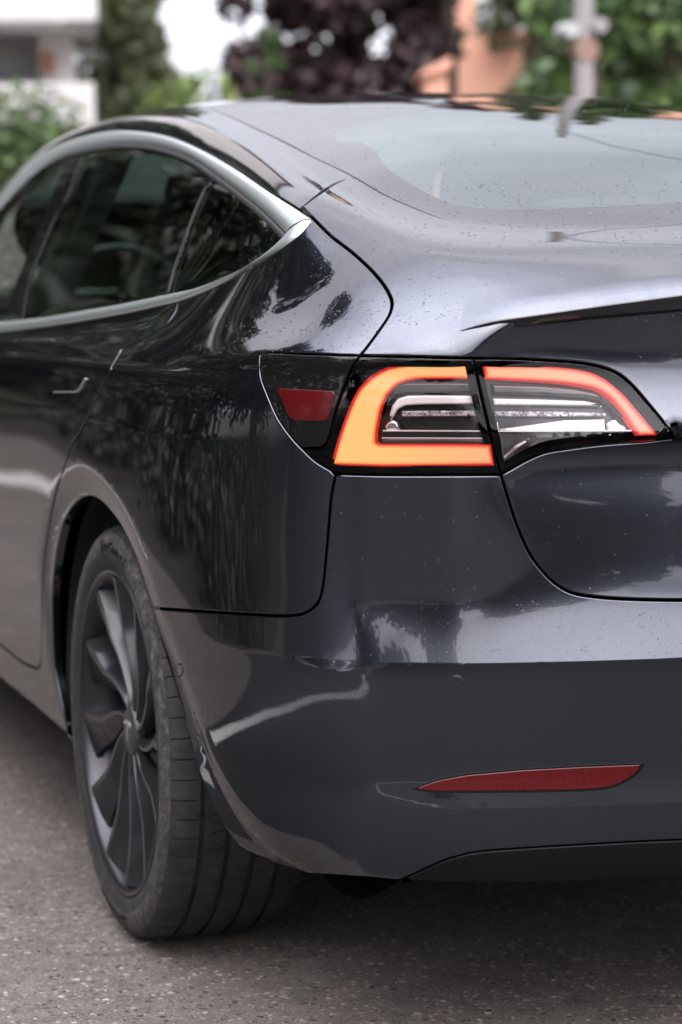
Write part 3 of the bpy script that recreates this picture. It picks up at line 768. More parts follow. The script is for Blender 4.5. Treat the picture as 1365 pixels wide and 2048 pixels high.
fr = near_many(np.array([(t[0], lip(t[0])[0]+.055*min(1, max(.05, (t[0]+.60)/.22)), 1.1) for t in TT]))[0]
u_ = np.clip((TT[:, 0]-TT[0, 0])/(xe-TT[0, 0]), 0, 1.25)
for i in range(n):
    T_ = TT[i]; A = fr[i]+np.array((0, 0, .0008)); th = .0030+.0155*u_[i]**.85
    sT = near_many([T_])[0][0]; row = near_many([fr[i]+(sT-fr[i])*k/4 for k in range(5)])[0]
    for k in range(5):
        t = k/4; SV.append(row[k]+np.array((0, 0, .0009*(1-t)))+(T_-sT)*t**1.6)
    SV.append(T_+np.array((0, -.0005, -.0015))); SV.append(T_+np.array((0, .006, -th)))
    b = near_many([T_+np.array((0, .03, -th-.004))])[0][0]; SV.append(b)
CS = 8
for i in range(n-1):
    for k in range(CS-1): SF.append((i*CS+k, i*CS+k+1, (i+1)*CS+k+1, (i+1)*CS+k)); SM.append(0 if k < 4 else 1)
SV = np.array(SV); F2m = [tuple(q+len(SV) for q in reversed(f)) for f in SF]
CARBON = mat('carbon', (.012, .012, .013), .30, 0, .6, .05)
_w = N(CARBON, 'ShaderNodeTexWave'); _w.wave_type = 'BANDS'; _w.bands_direction = 'DIAGONAL'; _w.inputs['Scale'].default_value = 120
_t = N(CARBON, 'ShaderNodeTexCoord'); L(CARBON, _t.outputs['Object'], _w.inputs['Vector']); L(CARBON, ramp(CARBON, _w.outputs['Fac'], [(0, (.009, .009, .010)), (1, (.015, .015, .016))]).outputs['Color'], bsdf(CARBON).inputs['Base Color'])
me = mesh_from('spoiler', np.concatenate([SV, SV*np.array((-1, 1, 1))]), SF+F2m, midx=SM+SM); me.set_sharp_from_angle(angle=math.radians(35))
link('spoiler', me, [PAINT, CARBON], CAR)

# ---------------- tail lamps
DEEP = mat('lamp_black', (.010, .009, .009), .25, 0, .3)
def glow(name, col, stops, strength):
    m = mat(name, col, .25); b = bsdf(m); t = N(m, 'ShaderNodeTexCoord'); s = N(m, 'ShaderNodeSeparateXYZ'); L(m, t.outputs['Object'], s.inputs[0])
    ab = N(m, 'ShaderNodeMath'); ab.operation = 'ABSOLUTE'; L(m, s.outputs['X'], ab.inputs[0])
    mr = N(m, 'ShaderNodeMapRange'); mr.inputs['From Min'].default_value = .38; mr.inputs['From Max'].default_value = .82; L(m, ab.outputs[0], mr.inputs['Value'])
    r = ramp(m, mr.outputs[0], stops); L(m, r.outputs['Color'], b.inputs['Emission Color']); b.inputs['Emission Strength'].default_value = strength
    return m
GLOW = glow('lit_guide', (.3, .03, .02), [(0, (1, .27, .13)), (.45, (1, .29, .12)), (.55, (1, .38, .12)), (.85, (1, .47, .105)), (1, (1, .50, .13))], .50)
GLOWRED = mat('lit_red', (.2, .005, .005), .3, emis=(1, .035, .03), estr=.30)
REDLENS = mat('red_reflector', (.30, .006, .006), .25, 0, .25, .05, spec=.3)
_v = N(REDLENS, 'ShaderNodeTexVoronoi'); _v.inputs['Scale'].default_value = 460; _v.inputs['Randomness'].default_value = .35; _t = N(REDLENS, 'ShaderNodeTexCoord'); L(REDLENS, _t.outputs['Object'], _v.inputs['Vector'])
L(REDLENS, ramp(REDLENS, _v.outputs['Distance'], [(0, (.105, .004, .005)), (.6, (.055, .002, .003))]).outputs['Color'], bsdf(REDLENS).inputs['Base Color'])
REFL = mat('lamp_reflector', (.88, .85, .84), .4, .35)
REFLD = mat('lamp_reflector_dark', (.10, .092, .092), .15, .6)
MIRR = mat('lamp_mirror', (.95, .95, .95), .04, 1.0)
LED = mat('led_strip', (.35, .33, .34), .25, .2, .5)
_v = N(LED, 'ShaderNodeTexVoronoi'); _v.inputs['Scale'].default_value = 330; _t = N(LED, 'ShaderNodeTexCoord'); L(LED, _t.outputs['Object'], _v.inputs['Vector'])
L(LED, ramp(LED, _v.outputs['Color'], [(.2, (.05, .045, .05)), (.8, (.62, .58, .60))]).outputs['Color'], bsdf(LED).inputs['Base Color'])

PORTR = px([(721,711),(707,728),(697,748),(689,768),(680,795),(671,821),(664,847),(658,869),(652,886),(641,895)], name='PORTR')
PORTB = px([(641,895),(625,896),(604,896)], name='PORTB'); kp = int(np.argmin(np.linalg.norm(G2a-PORTB[-1], axis=1))); PORTB[-1] = G2a[kp]
port = surf_patch([(G3a, True), (G2a[:kp+1], True), (rev(PORTB), True), (rev(PORTR), True)], (-.85, -.5, .1), gap=.0012, rad=.0015)
PORT = side_part('lamp_side_cover', port, BLACKGLOSS)
rf = closed_patch([(556,776),(612,779),(666,782),(671,786),(664,812),(657,834),(650,842),(618,842),(586,840),(577,833),(566,806),(554,780)], -.0008, smooth=False, rad=.001, depth=.003)
side_part('side_reflector', rf, REDLENS, parents=PORT)
side_part('shut_line_seal', ribbon([PORTR, PORTB], .0115, .008), RUBBER)
# a smooth reference surface for everything inside the lamps: the plan curve of the tail, leaning in above
_pc = catmull([(x, y, 0) for x, y in SIDE_PLAN[-3:]+REAR_PLAN], 10)[:, :2]
_pt = np.gradient(_pc, axis=0); _pt /= np.linalg.norm(_pt, axis=1)[:, None]; _pn = np.stack([-_pt[:, 1], _pt[:, 0]], 1)
def plan_f(P):
    '''depth of points behind the lamp reference surface, and its outward normal'''
    d2 = ((P[:, None, :2]-_pc[None])**2).sum(2); k = d2.argmin(1); n = _pn[k]; dep = ((P[:, :2]-_pc[k])*n).sum(1)
    g = np.clip((P[:, 0]+.66)/.16, 0, 1); base = g*.034*np.clip((P[:, 2]-.855)/.125, 0, 1)+.010*np.clip((P[:, 2]-.90)/.05, 0, 1)*(1-g)
    nn = np.stack([-n[:, 0], -n[:, 1], .22*g], 1); nn /= np.linalg.norm(nn, axis=1)[:, None]
    return dep-base-.008, nn
def plan_hit(pts, under):
    D = np.array([pixray(*p) for p in pts]); lo = np.full(len(pts), 2.6); hi = np.full(len(pts), 4.2)
    for _ in range(30):
        m = (lo+hi)/2; f, _n_ = plan_f(CAMP+D*m[:, None]); ins = f > under; hi = np.where(ins, m, hi); lo = np.where(ins, lo, m)
    P = CAMP+D*hi[:, None]; return P, plan_f(P)[1]
def plan_patch(pts, under, smooth=False, rad=.0012, depth=.006, step=9., **kw):
    p = catmull(pts, 5, closed=True) if smooth else dens(list(pts)+[pts[0]], 6.)[:-1]
    B2 = np.array(p); n = len(B2); lo, hi = B2.min(0), B2.max(0)
    G = np.array([(x, y) for y in np.arange(lo[1], hi[1], step) for x in np.arange(lo[0], hi[0], step)]).reshape(-1, 2)
    G = G[pip(G, B2)]; 
    if len(G): G = G[np.sqrt(((G[:, None]-B2[None])**2).sum(2)).min(1) > 4.5]
    allv = np.concatenate([B2, G]); res = delaunay_2d_cdt([Vector(q) for q in allv], [(i, (i+1) % n) for i in range(n)], [], 0, 1e-5)
    R2 = np.array([tuple(v) for v in res[0]]); Fc = np.array([f for f in res[2] if len(f) == 3]); Fc = Fc[pip(R2[Fc].mean(1), B2)]
    P, Nn = plan_hit(R2, under); a, b, c = P[Fc[:, 0]], P[Fc[:, 1]], P[Fc[:, 2]]
    fl = (np.cross(b-a, c-a)*Nn[Fc[:, 0]]).sum(1) < 0; Fc[fl] = Fc[fl][:, ::-1]
    om = {}
    for i, o in enumerate(res[3]):
        for q in o: om[q] = i
    V, NN, F = list(P), list(Nn), [tuple(f) for f in Fc]
    idx = [om[i] for i in range(n)]; pts3 = P[idx]; no = Nn[idx]; ar = (B2[:, 0]*np.roll(B2[:, 1], -1)-np.roll(B2[:, 0], -1)*B2[:, 1]).sum(); sg = -1 if ar > 0 else 1
    t = np.roll(pts3, -1, 0)-np.roll(pts3, 1, 0); o = np.cross(t, no)*sg; o /= np.linalg.norm(o, axis=1)[:, None]
    s = len(V)
    for i in range(n):
        V[idx[i]] = pts3[i]-o[i]*rad
        h = (o[i]+no[i])/math.sqrt(2); V += [pts3[i]-o[i]*.29*rad-no[i]*.29*rad, pts3[i]-no[i]*rad, pts3[i]-no[i]*depth]; NN += [h, o[i], o[i]]
    for i in range(n):
        j = (i+1) % n; A = (idx[i], s+3*i, s+3*i+1, s+3*i+2); B = (idx[j], s+3*j, s+3*j+1, s+3*j+2)
        for k in range(3):
            q = (A[k], A[k+1], B[k+1], B[k]); F.append(q if sg > 0 else tuple(reversed(q)))
    return np.array(V), np.array(NN), F
# each lamp: a dark bowl, everything inside it, and a clear cover over it
def bowl(loop, view, depth=.034, hole_step=.02):
    v, nn, f = plan_patch(BOWLPX[0 if view is vo else 1], depth)
    allp = np.concatenate([resample(l, .008)[:-1] for l in loop]); q, qn = near_many(allp); m = len(allp); c = allp.mean(0)
    inn = allp+(c-allp)/np.linalg.norm(c-allp, axis=1)[:, None]*.0022
    V = list(inn-qn*.003)+list(inn-qn*(depth+.001)); F = [(i, (i+1) % m, (i+1) % m+m, i+m) for i in range(m)]
    V = np.array(V); NN = np.concatenate([c-allp]*2); NN /= np.linalg.norm(NN, axis=1)[:, None]
    n0 = len(v); return np.concatenate([v, V]), np.concatenate([nn, NN]), list(f)+[tuple(i+n0 for i in q) for q in F]
LOUT = [G3b, G5, rev(G4), rev(G2a[kp:]), rev(PORTB), rev(PORTR)]
LIN = [G3c, G3d, rev(G5)]
vo, vi = (-.6, -.8, .05), (-.35, -.93, .05)
BOWLPX = ([(720,705),(950,710),(1012,960),(640,955),(590,890),(650,885)], [(940,708),(1080,712),(1170,722),(1215,730),(1290,775),(1350,850),(1362,890),(1200,900),(1120,908),(1050,932),(1003,965)])
OL = side_part('tail_lamp', bowl(LOUT, vo), DEEP); IL = side_part('tail_lamp', bowl(LIN, vi), DEEP)
side_part('lamp_cover', surf_patch([(l, True) for l in LOUT], vo, gap=.0012, rad=.0018, depth=.004), LENS, parents=OL)
side_part('lamp_cover', surf_patch([(l, True) for l in LIN], vi, gap=.0012, rad=.0018, depth=.004), LENS, parents=IL)
def lampbit(name, pts, under, m, parent, smooth=False, **kw): side_part(name, (closed_patch if under < 0 else plan_patch)(pts, under, smooth=smooth, **kw), m, parents=parent)
OG = [(948,727),(900,726),(852,728),(822,730),(799,734),(778,739),(760,747),(745,757),(733,768),(722,780),(712,797),(703,818),(692,845),(683,872),(674,902),(668,927),(764,930),(880,929),(985,927),(979,893),(900,892),(820,892),(757,891),(749,886),(749,868),(752,850),(757,825),(763,806),(772,789),(783,775),(796,765),(812,759),(832,756),(852,755),(900,755),(948,755)]
OGr = [(950,724),(900,723),(852,724),(822,726),(799,729),(776,734),(756,743),(740,753),(727,766),(716,779),(706,796),(697,817),(686,845),(677,872),(668,902),(662,931),(764,934),(880,933),(989,931),(983,889),(900,888),(820,888),(757,888),(752,883),(752,868),(755,850),(760,825),(766,808),(775,791),(786,777),(799,768),(815,762),(832,759),(852,758),(900,758),(950,758)]
IG = [(972,733),(1005,734),(1036,734),(1080,735),(1121,738),(1150,741),(1173,746),(1191,752),(1207,761),(1225,773),(1241,788),(1256,804),(1268,819),(1281,834),(1292,847),(1302,858),(1311,867),(1280,868),(1271,855),(1261,840),(1251,825),(1241,812),(1230,799),(1220,790),(1206,780),(1190,773),(1165,768),(1138,764),(1105,761),(1070,759),(1020,757),(974,755)]
IGr = [(966,730),(1005,730),(1036,730),(1080,731),(1121,734),(1150,737),(1175,742),(1193,748),(1210,757),(1228,770),(1245,785),(1260,801),(1272,816),(1285,831),(1296,844),(1307,856),(1316,868),(1276,869),(1265,858),(1256,843),(1246,828),(1237,816),(1226,803),(1216,794),(1203,784),(1188,777),(1163,772),(1136,768),(1105,765),(1070,763),(1020,761),(968,759)]
def inset_px(pts, d):
    P = np.array(pts, float); n = len(P); ar = (P[:, 0]*np.roll(P[:, 1], -1)-np.roll(P[:, 0], -1)*P[:, 1]).sum(); sg = 1 if ar > 0 else -1; out = []
    for i in range(n):
        a, b, c = P[i-1], P[i], P[(i+1) % n]; t1 = (b-a)/np.linalg.norm(b-a); t2 = (c-b)/np.linalg.norm(c-b)
        n1 = np.array((-t1[1], t1[0]))*sg; n2 = np.array((-t2[1], t2[0]))*sg; m = n1+n2; m /= max(.35, (m@m)/2); out.append(tuple(b+m*d))
    return out
def core(stops, st, nm): return glow(nm, (.3, .03, .02), stops, st)
C1 = core([(0, (1, .19, .10)), (.5, (1, .22, .08)), (1, (1, .32, .07))], .45, 'guide_edge')
C2 = core([(0, (1, .34, .20)), (.5, (1, .40, .18)), (1, (1, .55, .15))], .47, 'guide_mid')
C3 = core([(0, (1, .42, .27)), (.5, (1, .52, .25)), (.8, (1, .67, .23)), (1, (1, .70, .24))], .48, 'guide_core')
for PG, LP in ((OG, OL), (IG, IL)):
    lampbit('light_guide', PG, .0092, C1, LP, rad=.001, depth=.010)
    lampbit('light_core', inset_px(PG, 2.2), .0088, C2, LP, rad=.0006, depth=.001)
    lampbit('light_core', inset_px(PG, 5.0), .0084, C3, LP, rad=.0006, depth=.001)
lampbit('red_surround', OGr, .0125, GLOWRED, OL, rad=.002, depth=.012)
lampbit('red_surround', IGr, .0125, GLOWRED, IL, rad=.002, depth=.012)
# inside the outer lamp
lampbit('reflector_rail', [(796,797),(815,791),(850,790),(962,791),(964,808),(850,809),(812,811),(797,818),(788,832),(781,842),(779,830),(784,812)], .020, REFL, OL, rad=.003)
lampbit('reflector_rail', [(790,770),(812,764),(950,764),(954,782),(812,784),(790,790),(776,806),(768,834),(765,836),(769,804),(778,784)], .016, REFLD, OL, rad=.004)
lampbit('led_strip', [(803,822),(964,821),(966,832),(805,833)], .018, LED, OL)
lampbit('mirror_spot', [(768,856),(774,845),(784,840),(794,843),(799,852),(798,860),(770,861)], .016, MIRR, OL, smooth=True, rad=.004)
lampbit('mirror_spot', [(965,843),(971,841),(975,859),(967,860)], .016, MIRR, OL)
lampbit('bright_line', [(766,860),(974,861),(974,863.5),(766,863)], .015, REFL, OL, rad=.0008)
lampbit('reflector_rail', [(766,876),(974,876),(978,888),(760,888)], .015, REFLD, OL, rad=.003)
lampbit('bright_line', [(764,875),(974,875.5),(974,877.5),(764,877)], .0135, REFL, OL, rad=.0006)
# inside the inner lamp
lampbit('reflector_rail', [(986,796),(1080,798),(1170,801),(1196,806),(1206,812),(1100,811),(988,811)], .020, REFL, IL, rad=.003)
lampbit('reflector_rail', [(984,768),(1080,770),(1150,776),(1190,784),(1214,796),(1232,812),(1248,832),(1240,834),(1222,815),(1200,800),(1170,794),(1080,790),(986,788)], .016, REFLD, IL, rad=.004)
lampbit('led_strip', [(989,822),(1120,823),(1212,826),(1214,832),(1120,833),(990,833)], .018, LED, IL)
lampbit('reflector_rail', [(1000,858),(1060,850),(1130,840),(1210,838),(1212,860),(1000,862)], .022, REFL, IL, rad=.002)
lampbit('mirror_spot', [(1215,846),(1222,840),(1232,838),(1240,846),(1256,855),(1264,860),(1216,860)], .017, MIRR, IL, rad=.003)
lampbit('mirror_spot', [(993,843),(997,845),(999,859),(995,859)], .016, MIRR, IL)
lampbit('bright_line', [(996,861),(1264,860),(1264,862.5),(996,864)], .015, REFL, IL, rad=.0008)
lampbit('reflector_rail', [(1006,912),(1030,892),(1060,876),(1052,886),(1030,902),(1010,918)], .018, REFL, IL, rad=.002)
# bumper reflector in its recess
lampbit('bumper_reflector', [(833,1578),(855,1569),(880,1561),(936,1551),(1048,1541),(1160,1535),(1285,1530),(1273,1546),(1258,1557),(1240,1567),(1217,1575),(1190,1578),(1160,1580),(1048,1582),(940,1583),(870,1583)], -.0012, REDLENS, [BUMPER, BUMPER], rad=.0015, depth=.006)
RIMB = closed_patch([(822,1579),(850,1567),(878,1558),(934,1547),(1048,1537),(1160,1531),(1293,1526),(1279,1548),(1262,1560),(1242,1571),(1217,1579),(1190,1582),(1160,1584),(1048,1586),(940,1587),(868,1587)], -.0004, smooth=False, rad=.0006, depth=.003)
side_part('reflector_bezel', RIMB, BLACKTRIM, parents=[BUMPER, BUMPER])
def disc_at(name, cx, cy, rx, ry, m, parent, lift=.0006):
    pts = [(cx+rx*math.cos(a), cy+ry*math.sin(a)) for a in np.linspace(0, 2*math.pi, 20)[:-1]]
    side_part(name, closed_patch(pts, -lift, smooth=False, rad=.0006, depth=.002, bstep=.002), m, parents=parent)
for (cx, cy, rx, ry) in ((914, 1363, 15, 14), (359, 1341, 8, 15)):
    disc_at('parking_sensor', cx, cy, rx, ry, RUBBER, [BUMPER, BUMPER], .0002); disc_at('parking_sensor', cx, cy, rx*.80, ry*.80, PAINT, [BUMPER, BUMPER], .0012)
# dark bar above the number plate, running on from the lamp tips
bar = [(x, np.interp(x, [-.41, 0], [LEDGE[0][1]+.001, -.986])) for x in np.linspace(LEDGE[0][0]+.003, 0, 14)]
BV_, BF_ = [], []
for _i, (x, y) in enumerate(bar):
    e_ = .005 if _i == 0 else 0
    po = .004 if _i == 0 else .013
    BV_ += [(x-e_, y+.016, .8755), (x-e_, y-po, .871), (x+e_, y-po, .854), (x+e_, y+.022, .849)]
for i in range(len(bar)-1):
    for k in range(3): BF_.append((4*i+k, 4*i+k+1, 4*i+k+5, 4*i+k+4))
BV_ = np.array(BV_); link('plate_bar', mesh_from('plate_bar', np.concatenate([BV_, BV_*np.array((-1, 1, 1))]), BF_+[tuple(q+len(BV_) for q in reversed(f)) for f in BF_], smooth=False), BLACKGLOSS, CAR)
# door handle, flush in the door skin
HS = closed_patch([(106,785),(153,785),(161,777),(171,757),(169,755),(158,775),(151,782),(106,782.5)], -.003, smooth=False, rad=.001, depth=.004)
side_part('door_handle', HS, mat('handle_metal', (.5, .5, .48), .35, .8))
print('MISSES2', MISSES[-5:], 't', round(_time.time()-_t0, 1))

# ---------------- front end (beyond the frame): bonnet, wings, nose, screen
wing = s3([(-.905, 2.46, .262), (-.92, 2.44, .33), (-.92, 2.30, .36), (-.93, 2.235, .5), (-.93, 2.25, .7), (-.9, 2.25, .88), (-.868, 2.25, .92)])
wtop = s3([wing[-1], (-.85, 2.62, .91), (-.82, 3.08, .83), (-.76, 3.40, .74)])
wf = s3([wtop[-1], (-.86, 3.36, .60), (-.87, 3.33, .50)])
archf = s3([(-.92, 2.875-.405*math.cos(t), .335+.385*math.sin(t)) for t in np.linspace(math.pi-.45, -.20, 30)], 2)
wing_p = surf_patch([(wing, True), (wtop, True), (wf, True), (s3([wf[-1], archf[0]], smooth=False), True), (archf, True), (s3([archf[-1], wing[0]], smooth=False), True)], (-.9, .1, .35), step=.03, bstep=.02)
side_part('front_wing', wing_p, PAINT)
hb = s3([(0, 3.20, .895), (0, 2.97, .99)]); hb[:, 0] = 0
hood_edge = s3([wtop[-1], (-.66, 3.58, .72), (-.43, 3.66, .74), (-.15, 3.70, .745), (0, 3.70, .745)]); hood_edge[-1, 0] = 0
hc = s3([hood_edge[-1], (0, 3.45, .83), (0, 3.2, .895), (0, 2.97, .985)]); hc[:, 0] = 0; hc[0] = hood_edge[-1]
cowl = s3([hc[-1], (-.22, 2.96, .985), (-.42, 2.93, .985), (-.58, 2.88, .985), (-.72, 2.80, .98), (-.80, 2.70, .95), (-.85, 2.5, .912), wtop[0]])
hood = surf_patch([(hood_edge, True), (hc, False), (cowl, True), (wtop, True)], (-.1, .3, .95), step=.03, bstep=.02)
mid_part('bonnet', hood, PAINT)
nb = s3([wf[-1], archf[0], (-.85, 3.3, .35), (-.82, 3.36, .26), (-.5, 3.6, .25), (0, 3.68, .25)], smooth=True); nb = np.concatenate([[wf[-1]], s3([archf[0], (-.84, 3.40, .25), (-.5, 3.62, .26), (-.25, 3.69, .26), (0, 3.70, .26)])]); nb[-1, 0] = 0
nc = s3([nb[-1], (0, 3.74, .5), hood_edge[-1]]); nc[:, 0] = 0; nc[-1] = hood_edge[-1]; nc[0] = nb[-1]
nose = surf_patch([(wf, True), (nb, True), (nc, False), (rev(hood_edge), True)], (-.5, .86, .1), step=.03, bstep=.02)
mid_part('front_bumper', nose, PAINT)
ws_c = s3([cowl[0], (0, 2.48, 1.215), HDR[-1]]); ws_c[:, 0] = 0; ws_c[0] = cowl[0]; ws_c[-1] = HDR[-1]
RFr = sub(RF, RF[0], RF[-1])
ws_b = s3([cowl[0], (-.22, 2.96, .985), (-.42, 2.93, .985), (-.58, 2.88, .985), (-.70, 2.82, .98)])
ws_a = s3([ws_b[-1], (-.66, 2.60, 1.09), (-.52, 2.20, 1.28), HDR[0]])
mid_part('windscreen', surf_patch([(ws_b, True), (ws_a, True), (HDR, True), (rev(ws_c), False)], (-.1, .6, .8), step=.03, bstep=.02), GLASS)
print('t front', round(_time.time()-_t0, 1))
# ---------------- wheels
TYRE = mat('tyre_rubber', (.020, .019, .018), .78)
_n = noise(TYRE, 34, 5, .65); _n2 = noise(TYRE, 420, 3)
L(TYRE, ramp(TYRE, _n.outputs['Fac'], [(.36, (.008, .0075, .007)), (.62, (.024, .021, .019)), (.75, (.05, .044, .038))]).outputs['Color'], bsdf(TYRE).inputs['Base Color'])
L(TYRE, bump(TYRE, _n2.outputs['Fac'], .35, .002).outputs['Normal'], bsdf(TYRE).inputs['Normal'])
DUST = mat('dusty_sidewall', (.09, .08, .07), .9)
_n = noise(DUST, 60, 8, .75); L(DUST, ramp(DUST, _n.outputs['Fac'], [(.40, (.014, .013, .012)), (.54, (.048, .043, .038)), (.68, (.12, .106, .090))]).outputs['Color'], bsdf(DUST).inputs['Base Color'])
L(DUST, bump(DUST, _n.outputs['Fac'], .6, .003).outputs['Normal'], bsdf(DUST).inputs['Normal'])
RIM = mat('dark_grey_rim', (.036, .036, .040), .32, .7, .2, .2)
RIMD = mat('wheel_barrel', (.03, .03, .033), .35, .6)
STEEL = mat('brake_steel', (.20, .19, .18), .4, .9)
def make_wheel():
    W = empty('wheel')
    # tyre: outer side faces -x ; local centre at the hub
    prof = [(-.104,.256),(-.112,.264),(-.118,.280),(-.1195,.296),(-.1165,.311),(-.111,.321),(-.104,.3275),(-.094,.3315),
            (-.068,.3345),(-.0675,.3275),(-.0595,.3275),(-.059,.3348),(-.026,.3357),(-.0255,.328),(-.0165,.328),(-.016,.3359),
            (.016,.3359),(.0165,.328),(.0255,.328),(.026,.3357),(.059,.3348),(.0595,.3275),(.0675,.3275),(.068,.3345),
            (.094,.3315),(.104,.3275),(.111,.321),(.1165,.311),(.1195,.296),(.118,.280),(.112,.264),(.104,.256)]
    fine = []
    for a, b in zip(prof[:-1], prof[1:]):
        fine.append(a)
        if math.hypot(a[0]-b[0], a[1]-b[1]) > .012: fine.append(((a[0]+b[0])/2, (a[1]+b[1])/2+.0003))
    fine.append(prof[-1]); prof = fine
    per = 66; angs = []
    for k in range(per):
        a0 = k*2*math.pi/per
        angs += [(a0, 0), (a0+.0006, 1), (a0+.0058, 1), (a0+.0064, 0), (a0+.026, 0), (a0+.048, 0), (a0+.071, 0)]
    V, F, mi = [], [], []; npf = len(prof)
    for a, g in angs:
        for s, r in prof:
            rr = r; aa = a
            if g and r > .324 and (s < -.07 or s > .07): rr = r-.0042
            if g and r > .331 and -.059 < s < -.025: rr = r-.0035
            if s > -.068: aa = a+(s+.07)*.9
            V.append((s, rr*math.sin(aa), rr*math.cos(aa)))
    na = len(angs)
    for i in range(na):
        j = (i+1) % na
        for k in range(npf-1):
            F.append((i*npf+k, j*npf+k, j*npf+k+1, i*npf+k+1)); rr = prof[k][1]; mi.append(1 if (abs(prof[k][0]) > .1115 and .288 < rr < .3255) else 0)
    me = mesh_from('tyre', V, F, midx=mi); me.set_sharp_from_angle(angle=math.radians(42)); ty = link('tyre', me, [TYRE, DUST], W)
    # raised lettering on the sidewall
    def letters(txt, a_mid, r0, size, m):
        cu = bpy.data.curves.new('t', 'FONT'); cu.body = txt; cu.size = size; cu.extrude = .0008; cu.align_x = 'CENTER'; cu.shear = .25; cu.offset = .0002
        o = bpy.data.objects.new('t', cu); COL.objects.link(o); bpy.context.view_layer.update()
        me = bpy.data.meshes.new_from_object(o.evaluated_get(bpy.context.evaluated_depsgraph_get())); bpy.data.objects.remove(o)
        for v in me.vertices:
            x, y, z = v.co; r = r0+y; a = a_mid-x/r0
            s = np.interp(r, [.27, .280, .296, .311, .321], [-.115, -.118, -.1195, -.1165, -.111])
            v.co = (s-.0006-z, r*math.sin(a), r*math.cos(a))
        return link('tyre_lettering', me, m, ty)
    LET = mat('tyre_letter', (.004, .004, .004), .6)
    letters('SportContact 6', math.radians(-4), .293, .025, LET); letters('SportContact 6', math.radians(176), .293, .025, LET)
    # rim: flange, barrel
    rp = [(-.100,.2615),(-.108,.2640),(-.1135,.2635),(-.1145,.2600),(-.112,.2560),(-.104,.2520),(-.090,.2480),(-.060,.2440),(-.02,.2400),(.05,.232),(.10,.236)]
    V, F = [], []; na = 120
    for i in range(na):
        a = i*2*math.pi/na
        for s, r in rp: V.append((s, r*math.sin(a), r*math.cos(a)))
    for i in range(na):
        j = (i+1) % na
        for k in range(len(rp)-1): F.append((i*len(rp)+k, i*len(rp)+k+1, j*len(rp)+k+1, j*len(rp)+k))
    rim = link('rim', mesh_from('rim', V, F), RIM, W)
    # turbine blades
    for b in range(12):
        ph0 = math.radians(4+30*b); V, F = [], []; nr = 26
        for i in range(nr):
            t = i/(nr-1); r = .036+(.2500-.036)*t
            sw = -math.radians(36)*max(0, (1-r/.17))**1.35
            ph = ph0+sw
            wr = math.radians(np.interp(r, [.036, .08, .25], [13, 4.5, 3.6])); fw_ = math.radians(np.interp(r, [.036, .08, .25], [3, 1.6, 1.5]))
            wl = math.radians(np.interp(r, [.036, .08, .19, .235, .25], [14, 9.5, 11, 13.5, 16]))
            sr = np.interp(r, [.036, .07, .13, .2, .25], [-.088, -.090, -.093, -.101, -.108])
            dr = np.interp(r, [.036, .07, .12, .2, .25], [.004, .022, .040, .044, .044])
            dl = np.interp(r, [.036, .07, .12, .2, .25], [.004, .010, .017, .019, .016])
            pts = [(ph-fw_-wr, sr+dr+.006), (ph-fw_-wr, sr+dr), (ph-fw_-wr*.5, sr+dr*.5), (ph-fw_-.010, sr+.0022), (ph-fw_, sr), (ph+fw_, sr), (ph+fw_+.012, sr+.0016), (ph+fw_+wl*.55, sr+dl*.5), (ph+fw_+wl, sr+dl), (ph+fw_+wl, sr+dl+.010)]
            for a, s in pts: V.append((s, r*math.sin(a), r*math.cos(a)))
        m = 10
        for i in range(nr-1):
            for k in range(m-1): F.append((i*m+k, i*m+k+1, (i+1)*m+k+1, (i+1)*m+k))
        F.append(tuple(range((nr-1)*m, nr*m)))
        me = mesh_from('spoke', V, F); me.set_sharp_from_angle(angle=math.radians(30)); link('spoke', me, RIM, rim)
    # hub cap with its emblem
    V, F = [], []; cp = [(-.078,.040),(-.090,.038),(-.0935,.034),(-.0925,.030),(-.0935,.0285),(-.0945,.015),(-.0948,.0001)]; na = 40
    for i in range(na):
        a = i*2*math.pi/na
        for s, r in cp: V.append((s, r*math.sin(a), r*math.cos(a)))
    for i in range(na):
        j = (i+1) % na
        for k in range(len(cp)-1): F.append((i*len(cp)+k, i*len(cp)+k+1, j*len(cp)+k+1, j*len(cp)+k))
    hub = link('hub_cap', mesh_from('hub_cap', V, F), mat('hub_plastic', (.03, .03, .032), .38), W)
    EM = mat('emblem_metal', (.75, .74, .72), .25, 1.0)
    bm = bmesh.new()
    def quad(*p): bm.faces.new([bm.verts.new((-.0962, y, z)) for y, z in p])
    ar_ = [(-.020, .0115, .0075), (-.012, .0160, .0105), (-.0045, .0178, .0118), (.0045, .0178, .0118), (.012, .0160, .0105), (.020, .0115, .0075)]
    for a_, b_ in zip(ar_[:-1], ar_[1:]): quad((a_[0], a_[1]), (a_[0], a_[2]), (b_[0], b_[2]), (b_[0], b_[1]))
    quad((-.0042, .0105), (-.0005, -.021), (.0005, -.021), (.0042, .0105))
    r_ = bmesh.ops.extrude_face_region(bm, geom=bm.faces[:]); bmesh.ops.translate(bm, vec=(.0025, 0, 0), verts=[v for v in r_['geom'] if isinstance(v, bmesh.types.BMVert)])
    bmesh.ops.recalc_face_normals(bm, faces=bm.faces)
    bm_obj('emblem', bm, EM, hub)
    # brake disc
    V, F = [], []; cp = [(-.035,.03),(-.035,.07),(-.018,.075),(-.018,.172),(.006,.172),(.006,.07)]; na = 60
    for i in range(na):
        a = i*2*math.pi/na
        for s, r in cp: V.append((s, r*math.sin(a), r*math.cos(a)))
    for i in range(na):
        j = (i+1) % na
        for k in range(len(cp)-1): F.append((i*len(cp)+k, i*len(cp)+k+1, j*len(cp)+k+1, j*len(cp)+k))
    link('brake_disc', mesh_from('brake_disc', V, F, smooth=False), STEEL, W)
    return W
